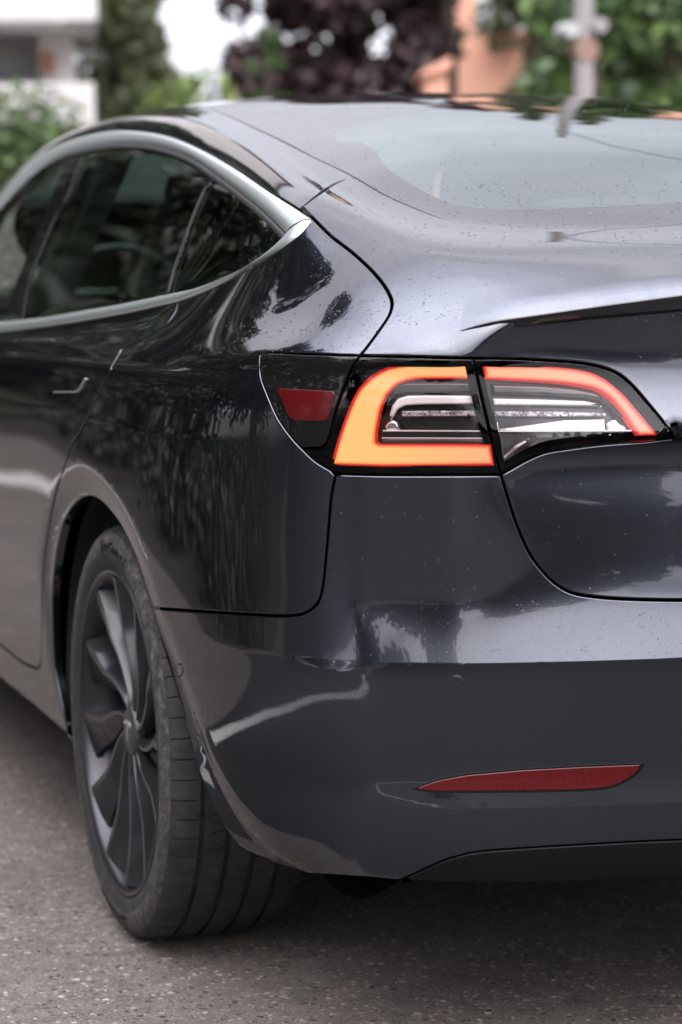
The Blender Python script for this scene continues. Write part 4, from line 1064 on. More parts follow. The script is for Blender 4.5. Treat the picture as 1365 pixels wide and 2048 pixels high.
def copy_tree(o, parent=None):
    c = o.copy(); COL.objects.link(c); c.parent = parent
    for ch in list(o.children): copy_tree(ch, c)
    return c
W0 = make_wheel(); W0.parent = CAR
W0.location = (-.790, 0, .3335)
for x, y in ((.790, 0), (-.792, 2.875), (.792, 2.875)):
    w_ = copy_tree(W0, CAR); w_.location = (x, y, .3335)
    if x > 0: w_.rotation_euler = (0, 0, math.pi)
# arch liners
def liner(yc, sx, R=.405):
    V, F = [], []; n = 28
    for i in range(n):
        a = math.radians(24)+(math.pi-math.radians(24)+math.radians(8))*i/(n-1); y, z = yc-R*math.cos(a), .335+R*math.sin(a)*.98
        for x in (.888, .60): V.append((sx*x, y, z))
    for i in range(n-1): F.append((2*i, 2*i+1, 2*i+3, 2*i+2))
    c = len(V); V.append((sx*.60, yc, .3)); F += [(2*i+1, 2*i+3, c) for i in range(n-1)]
    return V, F
for yc in (.02, 2.875):
    for sx in (-1, 1): V, F = liner(yc, sx); link('wheel_arch_liner', mesh_from('liner', V, F), DARK, CAR)
# underbody, unseen tray added behind the diffuser to block light, hanging air deflector
bm = bmesh.new()
def bxm(bm, x0, x1, y0, y1, z0, z1, bev=0):
    r = bmesh.ops.create_cube(bm, size=1); vs = r['verts']
    for v in vs: v.co = ((v.co.x+.5)*(x1-x0)+x0, (v.co.y+.5)*(y1-y0)+y0, (v.co.z+.5)*(z1-z0)+z0)
    if bev: bmesh.ops.bevel(bm, geom=[e for e in bm.edges if all(v in vs for v in e.verts)], offset=bev, segments=2, affect='EDGES', profile=.6)
bxm(bm, -.60, .60, -.60, 3.5, .24, .34); bxm(bm, -.86, .86, .50, 2.38, .245, .30); bxm(bm, -.42, .42, -.84, -.6, .275, .34)
bm_obj('underbody', bm, DARK, CAR)
fl = [np.array(p) for p in [(644,1750),(660,1768),(685,1787),(715,1800),(745,1794),(775,1778),(797,1764)]]
FV_ = []
for p in fl:
    d = pixray(*p); t = (-.70-CAMP[1])/d[1]; FV_.append(CAMP+d*t)
m_ = len(FV_); FV2 = FV_+[p+np.array((.01, .10, .0)) for p in FV_]+[np.array((FV_[0][0], -.70, .30)), np.array((FV_[-1][0], -.70, .30))]
FF_ = [(i, i+1, i+1+m_, i+m_) for i in range(m_-1)]+[tuple(range(m_))+(2*m_+1, 2*m_)]
two_sided('air_deflector', (np.array(FV2), FF_), BLACKTRIM)

# ---------------- cabin
def seat(name, cx, y, zb, ztop, w, tilt, head=True):
    s = bpy.data.objects.new(name, None); COL.objects.link(s); s.parent = CAR; s.location = (0, 0, 0)
    bm = bmesh.new(); bxm(bm, -w/2, w/2, -.06, .06, 0, ztop-zb, .05)
    bmesh.ops.rotate(bm, cent=(0, 0, 0), matrix=Matrix.Rotation(tilt, 3, 'X'), verts=bm.verts); bmesh.ops.translate(bm, vec=(cx, y, zb), verts=bm.verts)
    bm_obj('backrest', bm, CLOTH, s, True)
    if head:
        bm = bmesh.new(); bxm(bm, -.13, .13, -.05, .05, 0, .17, .04); yy = y-math.sin(-tilt)*(ztop-zb)*-1 if False else y-(ztop-zb)*math.sin(tilt)
        bmesh.ops.translate(bm, vec=(cx, yy, zb+(ztop-zb)*math.cos(tilt)+.03), verts=bm.verts); bm_obj('headrest', bm, CLOTH, s, True)
    bm = bmesh.new(); bxm(bm, cx-w/2, cx+w/2, y, y+.48, zb-.06, zb+.08, .04); bm_obj('cushion', bm, CLOTH, s, True)
for cx in (-.40, 0, .40): seat('rear_seat', cx, .30, .50, 1.02, .40, math.radians(22), True)
for cx in (-.38, .38): seat('front_seat', cx, 1.25, .48, 1.08, .46, math.radians(16))
bm = bmesh.new()
bxm(bm, -.80, .80, -.10, 2.9, .28, .34)          # floor
bxm(bm, -.62, .62, -.62, .12, .90, .945)         # parcel shelf
bxm(bm, -.70, .70, 2.25, 2.75, .62, .93, .04)    # dashboard
for sx in (-1, 1):
    bxm(bm, sx*.835-.012, sx*.835+.012, .25, 2.3, .30, .90); bxm(bm, sx*.765-.01, sx*.765+.01, -.42, .25, .50, .97)
bm_obj('cabin_lining', bm, CLOTH, CAR)
bm = bmesh.new()
for sx in (-1, 1):
    for (a, b) in (((.80, 1.02, .95), (.60, 1.12, 1.33)), ((.76, -.28, 1.02), (.60, -.22, 1.20))):
        pass
bm.free()
# inner roof pillars between the doors
for sx in (-1, 1):
    V = []; 
    for (x, y, z) in ((.815, 1.00, .93), (.815, 1.20, .93), (.60, 1.28, 1.335), (.60, 1.10, 1.335)):
        V += [(sx*x, y, z), (sx*(x-.05), y, z)]
    F = [(0, 2, 4, 6), (1, 7, 5, 3), (0, 1, 3, 2), (2, 3, 5, 4), (4, 5, 7, 6), (6, 7, 1, 0)]
    link('pillar_trim', mesh_from('pillar_trim', V, F, smooth=False), CLOTH, CAR)
# steering wheel
bm = bmesh.new(); R_, r_ = .18, .016; ring_ = []
for i in range(32):
    a = 2*math.pi*i/32; ring_.append([bm.verts.new(((R_+r_*math.cos(b))*math.cos(a)-.38, r_*math.sin(b)+2.02, (R_+r_*math.cos(b))*math.sin(a)+.92)) for b in np.linspace(0, 2*math.pi, 9)[:-1]])
for i in range(32):
    for k in range(8): bm.faces.new((ring_[i][k], ring_[(i+1) % 32][k], ring_[(i+1) % 32][(k+1) % 8], ring_[i][(k+1) % 8]))
bm_obj('steering_wheel', bm, CLOTH, CAR, True)

# ---------------- rain drops standing on the wet skin
DROP = mat('water_drop', (.8, .8, .82), .02, 0, 0, spec=.5, ior=1.33); bsdf(DROP).inputs['Transmission Weight'].default_value = 1.0
def drops(n, boxes, rmin, rmax):
    V, F = [], []; cnt = 0; tries = 0
    while cnt < n and tries < n*6:
        tries += 1
        x0, x1, y0, y1, p_ = boxes[rng.choice(len(boxes), p=[b[4] for b in boxes])]
        d = pixray(rng.uniform(x0, x1), rng.uniform(y0, y1)); h = BV.ray_cast(Vector(CAMP), Vector(d))
        if h[0] is None: continue
        p = np.array(h[0]); nn = bary_normals(p[None], np.array([h[2]]))[0]
        r = rmin+(rmax-rmin)*rng.rand()**3.2
        if abs(nn[2]) < .5: r *= .8
        t1 = np.cross(nn, (.3, .2, .9)); t1 /= np.linalg.norm(t1); t2 = np.cross(nn, t1); s = len(V); m = 7
        ex = 1+.35*rng.rand()
        V.append(p+nn*r*.50)
        for rr, hh in ((.62, .36), (1., -.1)):
            for k in range(m):
                a = 2*math.pi*k/m+rng.rand()*.25; V.append(p+(t1*math.cos(a)*ex+t2*math.sin(a))*r*rr+nn*r*hh)
        for k in range(m):
            k2 = (k+1) % m; F.append((s, s+1+k, s+1+k2)); F.append((s+1+k, s+1+m+k, s+1+m+k2, s+1+k2))
        cnt += 1
    return V, F
V, F = drops(5200, [(620,1365,360,650,.52), (560,1365,200,360,.06), (300,760,600,706,.13), (540,720,700,760,.02), (720,1340,705,940,.03), (830,1365,1190,1330,.09), (640,1365,950,1330,.09), (330,660,700,1230,.06)], .00045, .0017)
o = link('rain_drops', mesh_from('drops', V, F), DROP, CAR); o['kind'] = 'stuff'
# ================================================================== THE PLACE
FH = np.array((math.sin(YAW), math.cos(YAW))); RH = np.array((math.cos(YAW), -math.sin(YAW)))
def at(pxx, dist):
    """ground point seen in photo column pxx at this distance"""
    return CAMP[:2]+dist*FH+dist*(pxx-682.5)/FPX*RH
def zat(py, dist): return CAMP[2]+dist*(488-py)/FPX
ASPH = mat('asphalt', (.10, .095, .09), .82)
tcx = N(ASPH, 'ShaderNodeTexCoord'); ob = tcx.outputs['Object']
wp = noise(ASPH, 90, 2, .5, vec=ob); wv = N(ASPH, 'ShaderNodeVectorMath'); wv.operation = 'MULTIPLY_ADD'; L(ASPH, wp.outputs['Color'], wv.inputs[0]); wv.inputs[1].default_value = (.014, .014, .014); L(ASPH, ob, wv.inputs[2]); wob = wv.outputs[0]
def vor(sc, rnd=1.):
    v = N(ASPH, 'ShaderNodeTexVoronoi'); v.inputs['Scale'].default_value = sc; v.inputs['Randomness'].default_value = rnd; L(ASPH, wob, v.inputs['Vector']); return v
def stones(sc, rad, keep, cols, under):
    v = vor(sc); s = N(ASPH, 'ShaderNodeSeparateColor'); L(ASPH, v.outputs['Color'], s.inputs[0])
    a = N(ASPH, 'ShaderNodeMapRange'); a.interpolation_type = 'SMOOTHSTEP'; L(ASPH, v.outputs['Distance'], a.inputs['Value']); a.inputs['From Min'].default_value = rad; a.inputs['From Max'].default_value = rad*.72
    b = N(ASPH, 'ShaderNodeMath'); b.operation = 'GREATER_THAN'; L(ASPH, s.outputs[0], b.inputs[0]); b.inputs[1].default_value = keep
    c = N(ASPH, 'ShaderNodeMath'); c.operation = 'MULTIPLY'; L(ASPH, a.outputs[0], c.inputs[0]); L(ASPH, b.outputs[0], c.inputs[1])
    r = ramp(ASPH, s.outputs[1], cols); m = N(ASPH, 'ShaderNodeMix'); m.data_type = 'RGBA'; L(ASPH, c.outputs[0], m.inputs['Factor']); L(ASPH, under, m.inputs['A']); L(ASPH, r.outputs['Color'], m.inputs['B'])
    return m.outputs['Result'], c.outputs[0]
nf = noise(ASPH, 420, 4, .7, vec=ob); nb1 = noise(ASPH, 2.6, 6, .6, vec=ob); nb2 = noise(ASPH, 24, 4, .6, vec=ob)
base_ = ramp(ASPH, nf.outputs['Fac'], [(.34, (.05, .044, .040)), (.52, (.155, .135, .123)), (.68, (.31, .27, .245))]).outputs['Color']
u1, k1 = stones(150, .42, .25, [(0, (.06, .052, .048)), (.5, (.19, .165, .15)), (1, (.37, .325, .295))], base_)
u2, k2 = stones(84, .38, .50, [(0, (.06, .053, .05)), (.5, (.27, .235, .21)), (.85, (.46, .41, .37)), (1, (.50, .37, .26))], u1)
u3, k3 = stones(52, .32, .72, [(0, (.14, .12, .11)), (.6, (.30, .27, .24)), (1, (.46, .42, .38))], u2)
u3, k4 = stones(75, .34, .80, [(0, (.02, .018, .018)), (1, (.06, .052, .05))], u3)
mxb = N(ASPH, 'ShaderNodeMix'); mxb.data_type = 'RGBA'; mxb.blend_type = 'MULTIPLY'; mxb.inputs['Factor'].default_value = 1
L(ASPH, u3, mxb.inputs['A']); L(ASPH, ramp(ASPH, nb1.outputs['Fac'], [(.3, (.78, .75, .72)), (.7, (1.02, .975, .93))]).outputs['Color'], mxb.inputs['B'])
mxc = N(ASPH, 'ShaderNodeMix'); mxc.data_type = 'RGBA'; mxc.blend_type = 'MULTIPLY'; mxc.inputs['Factor'].default_value = 1
L(ASPH, mxb.outputs['Result'], mxc.inputs['A']); L(ASPH, ramp(ASPH, nb2.outputs['Fac'], [(.35, (.72, .72, .72)), (.6, (1, 1, 1))]).outputs['Color'], mxc.inputs['B'])
L(ASPH, mxc.outputs['Result'], bsdf(ASPH).inputs['Base Color'])
hs = N(ASPH, 'ShaderNodeMath'); hs.operation = 'ADD'; L(ASPH, k2, hs.inputs[0]); L(ASPH, k3, hs.inputs[1])
hs2 = N(ASPH, 'ShaderNodeMath'); hs2.operation = 'ADD'; L(ASPH, hs.outputs[0], hs2.inputs[0]); L(ASPH, k1, hs2.inputs[1])
hs3 = N(ASPH, 'ShaderNodeMath'); hs3.operation = 'SUBTRACT'; L(ASPH, hs2.outputs[0], hs3.inputs[0]); L(ASPH, k4, hs3.inputs[1])
bb = bump(ASPH, hs3.outputs[0], .9, .004); bb2 = bump(ASPH, nf.outputs['Fac'], .6, .003, bb.outputs['Normal']); L(ASPH, bb2.outputs['Normal'], bsdf(ASPH).inputs['Normal'])
me = mesh_from('asphalt_ground', [(-400, -400, 0), (400, -400, 0), (400, 400, 0), (-400, 400, 0)], [(0, 1, 2, 3)], smooth=False)
gnd = link('asphalt_ground', me, ASPH); gnd['kind'] = 'structure'
DARKSHEET = mat('dark_sheet', (.03, .028, .027), .75)  # dark sheet added out of view so the bumper mirrors darker ground
_n = noise(DARKSHEET, 300, 4, .7); L(DARKSHEET, ramp(DARKSHEET, _n.outputs['Fac'], [(.35, (.006, .006, .006)), (.55, (.015, .014, .013)), (.72, (.065, .06, .055))]).outputs['Color'], bsdf(DARKSHEET).inputs['Base Color'])
L(DARKSHEET, bump(DARKSHEET, _n.outputs['Fac'], .5, .003).outputs['Normal'], bsdf(DARKSHEET).inputs['Normal'])
o = link('reflection_dark_sheet', mesh_from('reflection_dark_sheet', [(-70, -60, .002), (70, -60, .002), (70, -1.02, .002), (-1.28, -1.02, .002), (-1.28, .98, .002), (-70, .98, .002)], [(0, 1, 2, 3), (0, 3, 4, 5)], smooth=False), DARKSHEET); o['kind'] = 'structure'
LINE = mat('road_paint', (.62, .60, .56), .7)
_n = noise(LINE, 40, 8, .7); L(LINE, ramp(LINE, _n.outputs['Fac'], [(.30, (.16, .15, .14)), (.40, (.55, .53, .49)), (.7, (.66, .64, .60))]).outputs['Color'], bsdf(LINE).inputs['Base Color'])
def strip(name, pts, wd, z=.005, w1=None):
    pts = [np.array(p[:2], float) for p in pts]; V, F = [], []
    for i, p in enumerate(pts):
        t = pts[min(i+1, len(pts)-1)]-pts[max(i-1, 0)]; t /= np.linalg.norm(t); f_ = i/max(1, len(pts)-1); o = np.array((-t[1], t[0]))*(wd if w1 is None else wd+(w1-wd)*f_)/2
        V += [(*(p+o), z), (*(p-o), z)]
    for i in range(len(pts)-1): F.append((2*i+1, 2*i+3, 2*i+2, 2*i))
    o = link(name, mesh_from(name, V, F, smooth=False), LINE); o['kind'] = 'structure'; return o
strip('parking_line', catmull([(-2.28, 9.5), (-2.33, 6.6), (-2.36, 4.0)], 4), .10)
strip('parking_line', catmull([(-1.62, .86), (-2.0, .74), (-2.48, .40), (-2.77, -.29), (-2.70, -.93), (-2.29, -1.57), (-1.83, -1.91), (-1.36, -2.08), (-.98, -2.2), (-.60, -2.3)], 6), .13, .006, .012); 
GRASS = mat('verge_grass', (.035, .060, .018), .9)
def leafmat(name, c0, c1, c2, tr=.25):
    m = mat(name, c1, .55); b = bsdf(m); g = N(m, 'ShaderNodeNewGeometry')
    r = ramp(m, g.outputs['Random Per Island'], [(0, c0), (.55, c1), (1, c2)]); L(m, r.outputs['Color'], b.inputs['Base Color'])
    return m
DKGREEN = leafmat('conifer_leaf', (.020, .030, .016), (.034, .048, .024), (.055, .075, .036))
MDGREEN = leafmat('broad_leaf', (.022, .045, .012), (.050, .090, .022), (.11, .17, .04))
LTGREEN = leafmat('light_leaf', (.05, .09, .02), (.12, .18, .04), (.24, .30, .08))
FIRLEAF = leafmat('fir_leaf', (.045, .062, .026), (.080, .10, .044), (.13, .155, .07))
PURPLE = leafmat('copper_leaf', (.014, .008, .010), (.035, .018, .020), (.085, .045, .045))
PLANT = leafmat('bed_leaf', (.030, .034, .020), (.040, .046, .026), (.052, .058, .034))
BARK = mat('bark', (.06, .045, .035), .9)
def leaves(V, F, centers, radii, n, size, flat=1.):
    k = len(centers); w_ = np.array(radii)**2; w_ /= w_.sum(); idx = rng.choice(k, n, p=w_)
    d = rng.normal(size=(n, 3)); d /= np.linalg.norm(d, axis=1)[:, None]
    rr = rng.rand(n)**.45
    P = np.array(centers)[idx]+d*rr[:, None]*np.array(radii)[idx][:, None]*np.array((1, 1, flat))
    a = rng.normal(size=(n, 3)); a /= np.linalg.norm(a, axis=1)[:, None]; b = np.cross(a, rng.normal(size=(n, 3))); b /= np.linalg.norm(b, axis=1)[:, None]
    s = size*(.6+.8*rng.rand(n))[:, None]
    base = len(V); Q = np.stack([P-a*s, P+b*s*.55, P+a*s, P-b*s*.55], 1).reshape(-1, 3)
    V.extend(Q.tolist()); F.extend([(base+4*i, base+4*i+1, base+4*i+2, base+4*i+3) for i in range(n)])
def trunk(bm, x, y, h, r, lean=0):
    n = 9; rings = []
    for k in range(7):
        t = k/6; rings.append([bm.verts.new((x+lean*t*t+r*(1-.75*t)*math.cos(a), y+r*(1-.75*t)*math.sin(a), h*t)) for a in np.linspace(0, 2*math.pi, n+1)[:-1]])
    for k in range(6):
        for i in range(n): bm.faces.new((rings[k][i], rings[k][(i+1) % n], rings[k+1][(i+1) % n], rings[k+1][i]))
def limb(bm, p, q, r):
    p, q = Vector(p), Vector(q); d = (q-p).normalized(); u = d.orthogonal().normalized(); v = d.cross(u); rr = []
    for t, s in (((0, 1), (.5, .7), (1, .25)) if abs(r-.014) > 1e-6 else ((0, 1), (.5, 1), (1, 1))):
        c = p.lerp(q, t); rr.append([bm.verts.new(c+(u*math.cos(a)+v*math.sin(a))*r*s) for a in np.linspace(0, 2*math.pi, 7)[:-1]])
    for k in range(2):
        for i in range(6): bm.faces.new((rr[k][i], rr[k][(i+1) % 6], rr[k+1][(i+1) % 6], rr[k+1][i]))
def tree(name, x, y, h, r, m, n, leaf, label, cat='tree', base=.22, kind='broad', group=None, clumps=34):
    e = empty(name, (x, y, 0)); tag(e, label, cat, group)
    bm = bmesh.new(); trunk(bm, 0, 0, h*.8, max(.09, h*.022)); C_, R_ = [], []
    for k in range(clumps):
        if kind == 'cone':
            t = rng.rand()**1.2; z = h*(base+(1-base)*t); rad = r*(1-t*.93); a = rng.rand()*2*math.pi; q = rad*(.35+.6*rng.rand())
            C_.append((q*math.cos(a), q*math.sin(a), z)); R_.append(rad*.28+.18)
        else:
            a = rng.rand()*2*math.pi; u = rng.rand()**.6; t = rng.rand(); z = h*(base+(1-base)*t); prof = math.sin(math.pi*min(1, .18+.80*t))**.6
            q = r*prof*u; C_.append((q*math.cos(a), q*math.sin(a), z)); R_.append(r*(.17+.16*rng.rand()))
    for c in C_[::2]:
        z0 = min(h*.74, max(h*base*.8, c[2]-math.hypot(c[0], c[1])*.7)); limb(bm, (0, 0, z0), c, max(.03, h*.006))
    bm_obj('trunk', bm, BARK, e, True)
    V, F = [], []; leaves(V, F, C_, R_, n, leaf)
    link('crown', mesh_from('crown', V, F, smooth=False), m, e); return e
def shrub(name, x, y, w, d, h, m, n, leaf, label, rot=0., cat='hedge', group=None):
    V, F = [], []; C_, R_ = [], []; cr_, sr_ = math.cos(rot), math.sin(rot)
    for k in range(int(max(10, w*d*h*1.6))):
        lx, ly = (rng.rand()-.5)*w, (rng.rand()-.5)*d; C_.append((lx*cr_-ly*sr_, lx*sr_+ly*cr_, h*(.12+.76*rng.rand()))); R_.append(.35+.25*rng.rand())
    e = empty(name, (x, y, 0)); tag(e, label, cat, group)
    leaves(V, F, C_, R_, n, leaf); link('foliage', mesh_from('foliage', V, F, smooth=False), m, e)
    bm = bmesh.new()
    for c in C_[::3]: limb(bm, (c[0]*.9, c[1]*.9, 0), c, .03)
    bm_obj('stem', bm, BARK, e); return e
# -- buildings beyond the car
PLASTER = mat('white_render', (.66, .63, .61), .85); GREYW = mat('grey_render', (.42, .41, .40), .85); WIN = mat('window_glass', (.05, .06, .07), .08, 0, .5)
WINF = mat('window_frame', (.7, .7, .68), .5); CURT = mat('net_curtain', (.55, .57, .62), .9)
ORANGE = mat('terracotta_render', (.74, .40, .28), .85); BRN = mat('wood_brown', (.30, .13, .06), .7); ROOFM = mat('roof_tile', (.36, .13, .07), .85)
def frame_basis(o2):  # local frame facing the camera
    return np.array((*RH, 0)), np.array((*FH, 0))
def bxl(bm, u0, u1, v0, v1, z0, z1):
    r = bmesh.ops.create_cube(bm, size=1)['verts']
    for v in r: v.co = ((v.co.x+.5)*(u1-u0)+u0, (v.co.y+.5)*(v1-v0)+v0, (v.co.z+.5)*(z1-z0)+z0)
def part(name, boxes, m, parent):
    bm = bmesh.new()
    for b in boxes: bxl(bm, *b)
    return bm_obj(name, bm, m, parent)
D1_ = 27.; c = at(215, D1_); WB = empty('apartment_building', (c[0], c[1], 0)); WB.rotation_euler = (0, 0, -YAW+.10)
tag(WB, 'white rendered apartment block with deep balconies, blurred at the upper left', 'building')
k = D1_/FPX
zf = lambda y: zat(y, D1_)
part('wall', [(-14, -.55, 2.2, 9, 0, 13)], PLASTER, WB)
part('balcony_slab', [(-14, .0, 0, 2.2, zf(58), zf(50)), (-14, 0, 0, 2.2, zf(58)+2.75, zf(50)+2.75)], GREYW, WB)
part('balcony_parapet', [(-14, 0, -.1, 0, zf(50)+.01, zf(50)+1.0), (-.1, 0, 0, 2.2, zf(50)+.01, zf(50)+1.0), (-14, 0, -.1, 0, zf(50)+2.76, zf(50)+3.75)], PLASTER, WB)
part('lower_balcony', [(-14, -.05, -.35, 2.2, zf(255), zf(172))], PLASTER, WB)
part('side_pier', [(-.65, -.25, 1.2, 2.2, zf(172), zf(58))], PLASTER, WB)
part('wooden_screen', [(-.62, -.48, .9, 1.0, zf(138), zf(95))], BRN, WB)
for i, (a, b) in enumerate(((-1.25, -.72), (-2.05, -1.4), (-3.6, -2.5), (-6., -4.6), (-9, -7.6))):
    for z0, z1 in ((zf(172), zf(95)), (zf(172)+2.75, zf(95)+2.85), (zf(172)+5.5, zf(95)+5.7)):
        w_ = part('window', [(a, b, 2.12, 2.2, z0, z1)], WINF, WB); part('pane', [(a+.06, (a+b)/2-.03, 2.09, 2.12, z0+.06, z1-.06), ((a+b)/2+.03, b-.06, 2.09, 2.12, z0+.06, z1-.06)], CURT, w_)
part('roof', [(-14.3, .2, 1.8, 9.3, 13, 13.3)], GREYW, WB)
D2_ = 36.; c = at(905, D2_); OB = empty('apartment_building', (c[0], c[1], 0)); OB.rotation_euler = (0, 0, -YAW-.12)
tag(OB, 'terracotta coloured house with a pale window, blurred right of the copper tree', 'building')
z2 = lambda y: zat(y, D2_)
part('wall', [(0, 9, 0, 8, 0, 9.5)], ORANGE, OB)
w_ = part('window', [(.40, .95, -.05, 0, z2(78), z2(10))], WINF, OB); part('pane', [(.46, .89, -.08, -.05, z2(72), z2(16))], CURT, w_)
part('awning', [(.55, 1.15, -.75, -.02, z2(88), z2(68))], PLASTER, OB)
for a in (2.4, 4.4, 6.4):
    for z0 in (z2(78), z2(78)+2.8, z2(78)-2.8):
        w_ = part('window', [(a, a+.9, -.05, 0, z0, z0+1.2)], WINF, OB); part('pane', [(a+.06, a+.84, -.08, -.05, z0+.06, z0+1.14)], CURT, w_)
part('roof', [(-.3, 9.3, -.3, 8.3, 9.5, 9.7)], ROOFM, OB)
c = at(884, 24.); o = empty('garden_shed', (c[0], c[1], 0)); o.rotation_euler = (0, 0, -YAW); tag(o, 'small pale orange shed with a sloping roof in front of the terracotta house', 'shed')
zz = lambda y: zat(y, 24.)
part('wall', [(-.11, .10, 0, 1.4, 0, zz(150))], ORANGE, o)
bm = bmesh.new(); vs = [bm.verts.new(p) for p in ((-.16, -.1, zz(158)), (.13, -.1, zz(128)), (.13, 1.5, zz(128)), (-.16, 1.5, zz(158)), (-.16, -.1, zz(165)), (.13, -.1, zz(150)), (.13, 1.5, zz(150)), (-.16, 1.5, zz(165)))]
for f in ((0, 1, 2, 3), (7, 6, 5, 4), (0, 4, 5, 1), (1, 5, 6, 2), (2, 6, 7, 3), (3, 7, 4, 0)): bm.faces.new([vs[i] for i in f])
bm_obj('roof', bm, mat('pink_roof', (.75, .38, .27), .8), o)
c = at(505, 30.); o = empty('small_house', (c[0], c[1], 0)); o.rotation_euler = (0, 0, -YAW); tag(o, 'low house with an orange gable roof, blurred behind the hedge left of the copper tree', 'house')
zz = lambda y: zat(y, 30.)
part('wall', [(-.16, 1.6, .2, 3, 0, zz(196))], PLASTER, o)
bm = bmesh.new(); vs = [bm.verts.new(p) for p in ((-.18, 0, zz(200)), (.22, 0, zz(190)), (1.8, 0, zz(200)), (-.10, 0, zz(158)), (-.18, 3, zz(200)), (1.8, 3, zz(200)), (-.10, 3, zz(158)), (.1, 0, zz(166)), (.1, 3, zz(166)))]
for f in ((0, 1, 7, 3), (1, 2, 7), (0, 3, 6, 4), (3, 7, 8, 6), (7, 2, 5, 8)): bm.faces.new([vs[i] for i in f])
bm_obj('roof', bm, mat('orange_roof', (.58, .20, .09), .8), o)
# -- trees and hedges seen over the car
T = lambda p, d: tuple(at(p, d))
tree('fir_tree', *T(255, 34), 10.5, .95, FIRLEAF, 9000, .11, 'tall dark green fir standing right of the white apartment block', kind='cone', base=.1, clumps=90)
tree('fir_tree', *T(320, 42), 4.85, 1.25, FIRLEAF, 5000, .11, 'shorter dark green fir sloping down towards the bright gap of sky', kind='cone', base=.1, clumps=60)
shrub('garden_hedge', *T(330, 25), 1.1, 1.5, 2.72, LTGREEN, 5200, .06, 'light green hedge below the tall fir, left of the grey post', -YAW)
shrub('garden_hedge', *T(440, 27), .75, 1.2, 3.0, MDGREEN, 2200, .06, 'mid green bush under the gap of sky, behind the grey post', -YAW)
tree('copper_beech', *T(692, 30), 7.0, 1.42, PURPLE, 26000, .10, 'copper beech with dark purple leaves in the middle of the background', base=.05, clumps=170)
tree('copper_beech', *T(905, 30), 8.5, .9, PURPLE, 2600, .085, 'thin copper tree hanging over the terracotta house', base=.48, clumps=26)
tree('birch_tree', *T(545, 27), 3.4, .30, MDGREEN, 900, .06, 'slim green sapling in front of the copper beech', base=.5, clumps=18)
shrub('garden_hedge', *T(830, 33), .95, 1., 3.6, LTGREEN, 2500, .06, 'yellow green bush between copper beech and pale orange shed', -YAW)
tree('fir_tree', *T(1085, 27), 9, .75, FIRLEAF, 7000, .09, 'dark green fir left of the concrete post', kind='cone', base=.05, clumps=80)
shrub('garden_hedge', *T(1010, 30), .75, 1., 3.25, MDGREEN, 2200, .06, 'green bush at the foot of the terracotta house', -YAW)
tree('fir_tree', *T(1240, 29), 10, 1.3, FIRLEAF, 9000, .1, 'broad dark green fir right behind the concrete post', kind='cone', base=.05, clumps=100)
tree('lime_tree', *T(1330, 24), 6.5, 1.3, MDGREEN, 9000, .09, 'mid green broad tree at the right edge of the background', base=.12, clumps=60)
shrub('garden_hedge', *T(35, 17), .42, 1.1, 2.10, MDGREEN, 14000, .035, 'dense green hedge in front of the white apartment block at the left edge', -YAW)
shrub('garden_hedge', *T(-420, 12), 1.4, 1.0, 1.75, MDGREEN, 9000, .03, 'clipped dark hedge beside the car, running off the left edge', -YAW+.4)
# grey post and concrete lamp post
CONC = mat('concrete', (.27, .25, .245), .8); METAL = mat('galvanised', (.42, .44, .45), .4, .6)
def post(name, p, d, r, h, label, m, cat):
    c = at(p, d); e = empty(name, (c[0], c[1], 0)); tag(e, label, cat); bm = bmesh.new()
    bmesh.ops.create_cone(bm, segments=20, radius1=r, radius2=r*.8, depth=h, cap_ends=True, matrix=Matrix.Translation((0, 0, h/2))); bm_obj('pole', bm, m, e, True); return e
e = post('concrete_post', 1174, 15, .062, 6.3, 'pale concrete post with two round fittings and a cable, standing before the dark firs', CONC, 'post')
def cyl(name, x, y, z, r, l, m, parent, axis='Y'):
    bm = bmesh.new(); bmesh.ops.create_cone(bm, segments=20, radius1=r, radius2=r, depth=l, cap_ends=True); bmesh.ops.rotate(bm, cent=(0, 0, 0), matrix=Matrix.Rotation(math.pi/2, 3, 'X'), verts=bm.verts); bmesh.ops.translate(bm, vec=(x, y, z), verts=bm.verts); return bm_obj(name, bm, m, parent, True)
cyl('loudspeaker', -.10*RH[0], -.10*RH[1], zat(80, 15), .045, .16, mat('pale_grey', (.40, .40, .39), .6), e)
cyl('loudspeaker', .07*RH[0], .07*RH[1], zat(72, 15), .045, .16, CONC, e)
cyl('fixing_band', 0, 0, zat(118, 15), .074, .12, mat('dull_red', (.24, .15, .12), .7), e)
def cable_pt(az, el, d): a, b = math.radians(az), math.radians(el); return Vector((-.15+d*math.sin(a), -.1+d*math.cos(a), 1.3+d*math.tan(b)))
_c0 = at(1174, 15); cp_ = [Vector((_c0[0], _c0[1], 6.15))]+[cable_pt(*q) for q in ((24.6, 22.2, 13.4), (27, 25.9, 11.8), (29, 27.6, 11.), (32, 29.2, 10.3), (40, 32, 9.6), (60, 35, 9.3))]
cp_ = catmull([tuple(q) for q in cp_], 5); bm = bmesh.new()
for a_, b_ in zip(cp_[:-1], cp_[1:]): limb(bm, a_-np.array((*_c0, 0)), b_-np.array((*_c0, 0))+(b_-a_)*.05, .014)
bm_obj('cable', bm, RUBBER, e)
post('traffic_post', 445, 20, .050, zat(158, 20), 'short pale grey post poking up behind the car roof', METAL, 'post')
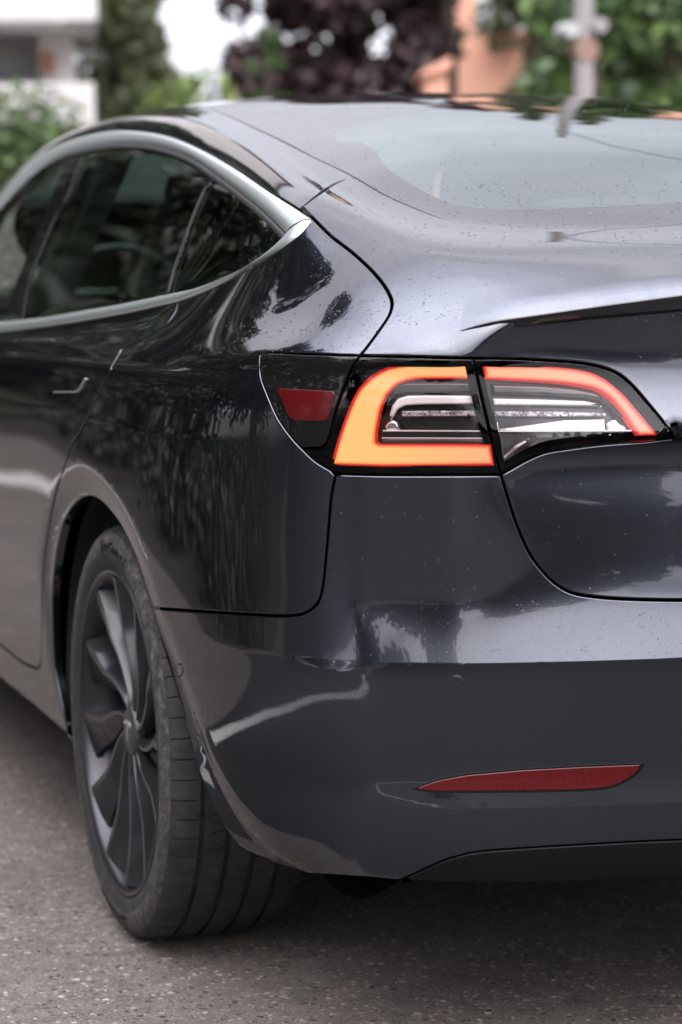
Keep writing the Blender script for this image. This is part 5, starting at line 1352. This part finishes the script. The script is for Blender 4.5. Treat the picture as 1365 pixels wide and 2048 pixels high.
# -- what the bodywork mirrors: the trees and hedge around the car park
side = [(-6.8, 9.0, 11.5, 2.9), (-9.5, 15, 13.5, 3.4), (-5.2, 18, 10.5, 2.7), (-8, 24, 13, 3.2), (-13, 9, 13, 3.6), (-10.5, 1.5, 11.0, 3.4), (-3.0, 25, 8.0, 2.0), (-6.0, 11.3, 12.5, 2.9), (-1.2, 19, 9.8, 2.7), (-8.2, 5.2, 12, 3.2)]
sl = ['broad green tree nearest the car on its left side', 'tall green tree behind the clipped hedge left of the car', 'slim green tree left of the white apartment block', 'round green tree far left, ahead of the car', 'wide green tree well to the left of the car', 'green tree level with the rear wheel on the far side of the car park', 'green tree against the left flank of the white block', 'bushy green tree just outside the frame, nearest ahead on the left', 'tall green tree hiding the left half of the white block', 'big green tree across the car park from the rear door']
for (x, y, h, r), lb in zip(side, sl): tree('lime_tree', x, y, h, r, DKGREEN if r > 2.3 else MDGREEN, 15000, .14, lb, base=.10, clumps=90)
bk = [(-13, -9, 10.5, 3.6), (-8.2, -13.0, 4.4, 2.4), (-1.0, -19, 4.3, 3.2), (5.6, -17, 3.6, 2.6), (12, -20, 5, 3.4), (19, -18, 7, 3.8), (-19, -2, 11, 4)]
bl = ['big dark tree behind the car to its left', 'low bushy tree behind the photographer to the left', 'broad low dark tree straight behind the car', 'low dark tree behind the car to the right', 'dark tree further right behind the car', 'dark tree at the far right end of the row behind', 'dark tree at the far left of the car park']
for (x, y, h, r), lb in zip(bk, bl): tree('plane_tree', x, y, h, r, DKGREEN, 11000, .19, lb, base=.10, clumps=70)
shrub('boundary_hedge', -4.6, 13, 1.2, 16, 1.7, PLANT, 9000, .09, 'long clipped hedge along the left edge of the car park', .06)

# low planting beside the bay: far too many leaves to count
V, F = [], []; C_ = [(-3.15-3.6*rng.rand()**1.1, 1.6+19*rng.rand(), .10+.22*rng.rand()) for _ in range(420)]
leaves(V, F, C_, [.34]*420, 34000, .045, .6)
V = [(x, y, max(.01, z)) for x, y, z in V]
pl = link('ground_cover', mesh_from('ground_cover', V, F, smooth=False), PLANT); tag(pl, 'low dark green planting filling the bed beside the parking bay', 'ground cover', kind='stuff')
me = mesh_from('planting_bed', [(-9, 1.4, .004), (-2.85, 1.4, .004), (-2.85, 22, .004), (-9, 22, .004)], [(0, 1, 2, 3)], smooth=False); o = link('planting_bed_ground', me, mat('soil', (.03, .024, .018), .95)); o['kind'] = 'structure'

shrub('boundary_hedge', 2, -27, 64, 2.2, 2.3, DKGREEN, 15000, .26, 'long dark hedge closing the car park far behind the car', 0.)

tree('lime_tree', *T(1640, 27), 7.5, 2.0, MDGREEN, 9000, .11, 'green tree just beyond the right edge of the photograph', base=.14, clumps=60)
tree('fir_tree', *T(2050, 30), 10.5, 1.9, FIRLEAF, 8000, .12, 'tall fir well to the right of the car', kind='cone', base=.05, clumps=90)
tree('lime_tree', *T(2500, 24), 8.5, 2.4, MDGREEN, 9000, .12, 'wide green tree far to the right of the car', base=.14, clumps=60)
shrub('garden_hedge', *T(2000, 25), 13, 1.4, 2.1, MDGREEN, 12000, .08, 'long green hedge running off to the right of the car', -YAW)
